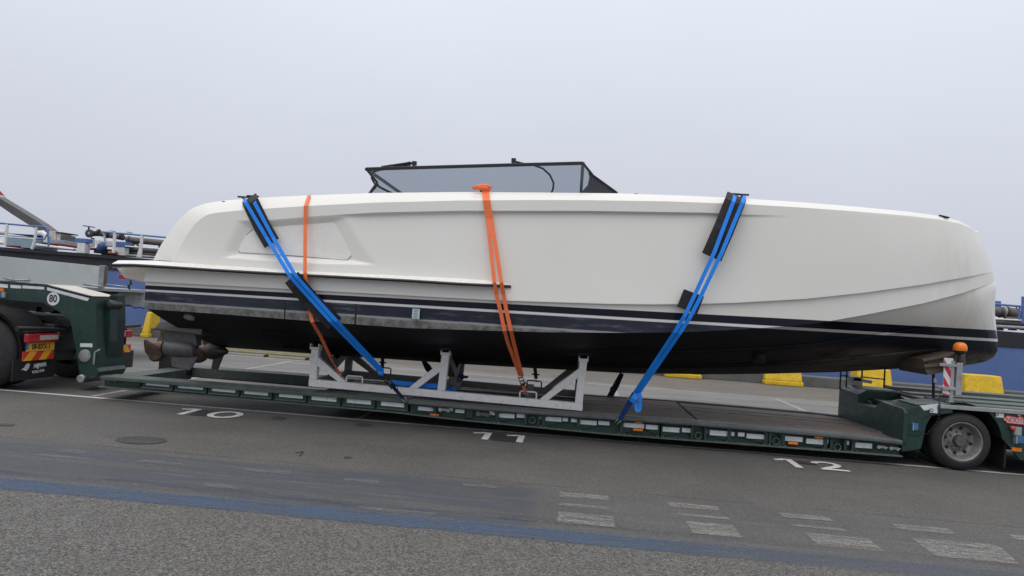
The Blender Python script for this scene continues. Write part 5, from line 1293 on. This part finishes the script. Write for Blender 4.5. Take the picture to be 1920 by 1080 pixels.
# ------------------------------------------------------------------ tanker barge moored at the quay
bg = thing('tanker_barge', (0, 28, -2.2), 'long blue and black tanker barge moored along the quay behind the yacht', 'barge')
BY = 24.6
def bz_tab(pts): return [xz(u, v, BY) for u, v in pts]
TOP = bz_tab([(0, 463), (200, 478), (300, 487.5), (1870, 620), (1920, 624)]); BOT = bz_tab([(200, 505.5), (1870, 650), (1920, 653)])
xl, xr_ = -42, 34
def ext(t, x):
    if x < t[0][0]: return t[0][1]+(t[1][1]-t[0][1])/(t[1][0]-t[0][0])*(x-t[0][0])*.3
    if x > t[-1][0]: return t[-1][1]+(t[-1][1]-t[-2][1])/(t[-1][0]-t[-2][0])*(x-t[-1][0])*.3
    return lerp_tab(t, x)
xs = [xl+(xr_-xl)*i/60 for i in range(61)]
mb = MB(); mb.prism([(x, ext(BOT, x)) for x in xs]+[(x, -2.6) for x in reversed(xs)], BY+.03, BY+9); mb.build('hull', m_bargeblue, bg)
mb = MB(); mb.prism([(x, ext(TOP, x)) for x in xs]+[(x, ext(BOT, x)-.0) for x in reversed(xs)], BY, BY+9.03); mb.build('sheer_band', m_bargeblack, bg)
mb = MB(); mb.prism([(x, ext(TOP, x)-.06) for x in xs if x < -14]+[(x, ext(TOP, x)-.12) for x in reversed(xs) if x < -14], BY-.09, BY-.001); mb.build('rubbing_rail', m_bargeblack, bg)
def btube(pts, r, name, m, Y=BY+.9, n=10): return MB().tube([P(u, v, Y) for u, v in pts], r, n).build(name, m, bg, smooth=40)
def bbox(u0, v0, u1, v1, name, m, Y=BY+.9, d=.5, bevel=.01):
    a, b = P(u0, v0, Y), P(u1, v1, Y); return MB().box(min(a.x, b.x), max(a.x, b.x), Y, Y+d, min(a.z, b.z), max(a.z, b.z)).build(name, m, bg, bevel=bevel)
RY = BY+.25
btube([(-60, 414), (0, 418.5), (60, 424), (84, 425), (88, 428), (90, 436), (91, 462)], .032, 'handrail', m_bluepaint, RY)
btube([(90, 436), (84, 448), (68, 448)], .025, 'handrail', m_bluepaint, RY)
btube([(-60, 439), (0, 443), (66, 448)], .022, 'mid_rail', m_white, RY); btube([(14, 420), (9, 461)], .05, 'rail_post', m_white, RY); btube([(68, 426), (66, 448), (60, 467)], .05, 'rail_post', m_white, RY)
btube([(193, 434.5), (197, 435.5), (230, 438), (320, 446)], .032, 'handrail', m_bluepaint, RY); btube([(235, 461.5), (320, 468)], .022, 'mid_rail', m_white, RY)
btube([(215.5, 437), (213, 474)], .055, 'rail_post', m_white, RY); btube([(266.5, 441), (263, 482)], .055, 'rail_post', m_white, RY); btube([(266, 456), (258, 482)], .04, 'rail_post', m_white, RY); btube([(194, 436), (200, 462)], .035, 'rail_post', m_galv, RY)
# boom and its crutch
bo = [(-70, 318), (0, 369), (40, 393), (80, 418), (104, 436), (104, 443), (84, 437), (60, 422), (30, 403), (0, 382.5), (-70, 338)]
build_prism_tri([xz(u, v, BY+2.0) for u, v in bo], BY+1.8, BY+2.3, 'crane_boom', m_boom, bg)
bbox(92, 433, 105, 450, 'boom_crutch', m_cream, BY+1.7, .8); bbox(107, 436.5, 113, 452, 'boom_crutch', m_cream, BY+1.7, .6); bbox(104, 434.5, 117, 437.5, 'crutch_cap', m_dark, BY+1.65, .9); bbox(116, 440, 121, 453, 'crutch_plate', m_boom, BY+1.65, .6)
bbox(92, 449, 121, 457, 'crutch_base', m_brightblue, BY+1.6, .9)
# tanks, pipework and small gear on deck
bbox(14, 441, 66, 466, 'deck_tank', m_brightblue, BY+1.2, 1.2); bbox(13, 437, 67, 441.3, 'tank_top', m_bluepaint, BY+1.15, 1.3)
btube([(-60, 430), (12, 436)], .11, 'white_pipe', m_white, BY+2.0); btube([(68, 438), (80, 437), (87, 443), (86, 455)], .11, 'white_pipe', m_white, BY+1.6); btube([(-40, 452), (14, 456)], .07, 'white_pipe', m_white, BY+1.4); btube([(68, 459), (140, 468)], .05, 'white_pipe', m_white, BY+.8)
btube([(90, 457.5), (115, 458.5), (146, 463)], .055, 'red_pipe', m_reddeck, BY+1.2); btube([(146, 464), (210, 470)], .05, 'red_pipe', m_reddeck, BY+1.4); btube([(12, 461), (38, 462)], .035, 'red_pipe', m_reddeck, BY+.7)
bbox(63, 463, 150, 470, 'deck_coaming', m_bargeblack, BY+.6, .3)
def disc(u, v, r, name, m, Y, ax=(0, 1, 0), d=.08):
    p = P(u, v, Y); mb = MB(); mb.lathe(p, ax, [(0, r*.9), (.012, r), (d-.012, r), (d, r*.9)], 24); return mb.build(name, m, bg, smooth=40)
disc(166.5, 425.5, .21, 'valve_wheel', m_dark, BY+.9, (.08, 0, 1), .03); btube([(166.5, 426), (166.5, 434)], .03, 'valve_stem', m_dark, BY+.9)
disc(166.3, 437.5, .15, 'pipe_flange', m_pipedark, BY+.75, d=.10); disc(166.3, 437.2, .045, 'flange_plug', m_brightblue, BY+.72, d=.03)
btube([(170, 438), (188, 438), (232, 446)], .10, 'manifold_pipe', m_pipe, BY+1.1); btube([(174, 446), (172, 462)], .06, 'manifold_pipe', m_pipe, BY+1.0)
for u, v, r in ((183, 436, .13), (200, 440, .13), (226, 442, .12)): disc(u, v, r, 'pipe_flange', m_pipedark, BY+1.0, (1, 0, -.1), .07)
for u, v in ((211, 434), (243, 436.5), (278, 449)): disc(u, v, .10, 'valve_wheel', m_pipedark, BY+1.3, (.1, 0, 1), .025)
bbox(140.5, 446, 162, 455, 'junction_box', m_bluepaint, BY+.5, .35); bbox(145, 455.3, 158, 475, 'pedestal', m_white, BY+.52, .3); bbox(160, 447, 168, 462, 'pedestal', m_white, BY+.7, .3)
bbox(216.5, 452.5, 237, 463, 'junction_box', m_bluepaint, BY+.5, .35); bbox(218, 463.3, 232, 479, 'pedestal', m_white, BY+.52, .3)
bbox(180, 450, 214, 462, 'white_locker', m_white, BY+1.7, .6)
p = P(194, 464, BY+.8); mb = MB(); mb.lathe(p+Vector((-.16, 0, -.14)), (.6, 0, .8), [(0, .04), (.05, .14), (.20, .17), (.34, .12), (.40, .02)], 16); mb.build('blue_buoy', M('deep_blue', (.03, .075, .20), .5), bg, smooth=50)
bbox(176, 466, 218, 477, 'deck_gear', m_dark, BY+1.0, .5); bbox(201, 470, 214, 477, 'rope_heap', M('orange_rope', (.35, .10, .05), .8), BY+.3, .3, .05)
btube([(238, 449), (320, 457)], .115, 'cargo_pipe', m_pipe, BY+1.2); btube([(236, 467), (320, 474)], .12, 'cargo_pipe', m_pipedark, BY+1.0); btube([(232, 474), (320, 480)], .05, 'cargo_pipe', m_pipedark, BY+.9); btube([(232, 478), (320, 484)], .04, 'cargo_pipe', m_galv, BY+.7)
disc(236, 467, .135, 'pipe_flange', m_pipedark, BY+.95, (1, 0, -.1), .08); disc(239, 449, .13, 'pipe_flange', m_pipe, BY+1.15, (1, 0, -.1), .08)
for u, v in ((243, 459), (300, 464)): bbox(u-3, v-5, u+3, v+4, 'red_bracket', m_reddeck, BY+1.3, .2)
p = P(253, 462, BY+1.3); btube([(247, 464), (250, 457), (257, 457), (261, 464)], .05, 'vent_hoop', m_galv, BY+1.3); 
bbox(190, 470, 330, 487, 'deck_coaming', m_bargeblack, BY+1.9, .3)
# right hand end, beyond the bow
btube([(1860, 570), (1920, 575), (1990, 581)], .035, 'handrail', m_bluepaint, RY); btube([(1912, 574), (1911, 600)], .03, 'rail_post', m_bluepaint, RY); btube([(1918.5, 556), (1917.5, 606)], .05, 'rail_post', m_bluepaint, RY); btube([(1905, 576), (1911, 584), (1920, 583)], .02, 'handrail', m_bluepaint, RY)
bbox(1866, 564, 1877, 578, 'junction_box', m_bluepaint, BY+1.0, .4)
btube([(1860, 584), (1890, 585), (1900, 586), (1908, 592), (1910, 600)], .16, 'cargo_elbow', m_pipe, BY+1.0, 16); btube([(1884, 598), (1920, 601)], .10, 'cargo_elbow', m_pipe, BY+.9)
for u in (1873, 1880, 1886): disc(u, 585, .185, 'pipe_flange', m_galv if u == 1880 else m_pipedark, BY+1.0, (1, 0, -.06), .07)
btube([(1860, 597.5), (1990, 605)], .028, 'mid_rail', m_white, RY); btube([(1850, 604), (1990, 612)], .10, 'cargo_pipe', m_pipedark, BY+.9); btube([(1850, 611), (1990, 619)], .06, 'cargo_pipe', m_galv, BY+.8)
for u in (1878, 1903, 1925): bbox(u-3, 612, u+4, 620, 'pipe_support', m_dark, BY+.8, .3)
# flag at the edge of the picture
fl = thing('flag', tuple(P(-4, 372, BY+1.5)), 'red and white flag tip above the barge boom', 'flag')
build_prism_tri([xz(u, v, BY+1.5) for u, v in [(-14, 352), (0, 357.5), (9, 367), (2, 366), (-14, 362)]], BY+1.49, BY+1.50, 'red_cloth', m_signred, fl)
build_prism_tri([xz(u, v, BY+1.5) for u, v in [(-14, 362.2), (2, 366.2), (9, 367.2), (12, 370.5), (-14, 368)]], BY+1.495, BY+1.505, 'white_cloth', m_white, fl)
btube_p = MB().tube([P(-14, 350, BY+1.5), P(-14, 395, BY+1.5)], .02, 6).build('pole', m_galv, fl)
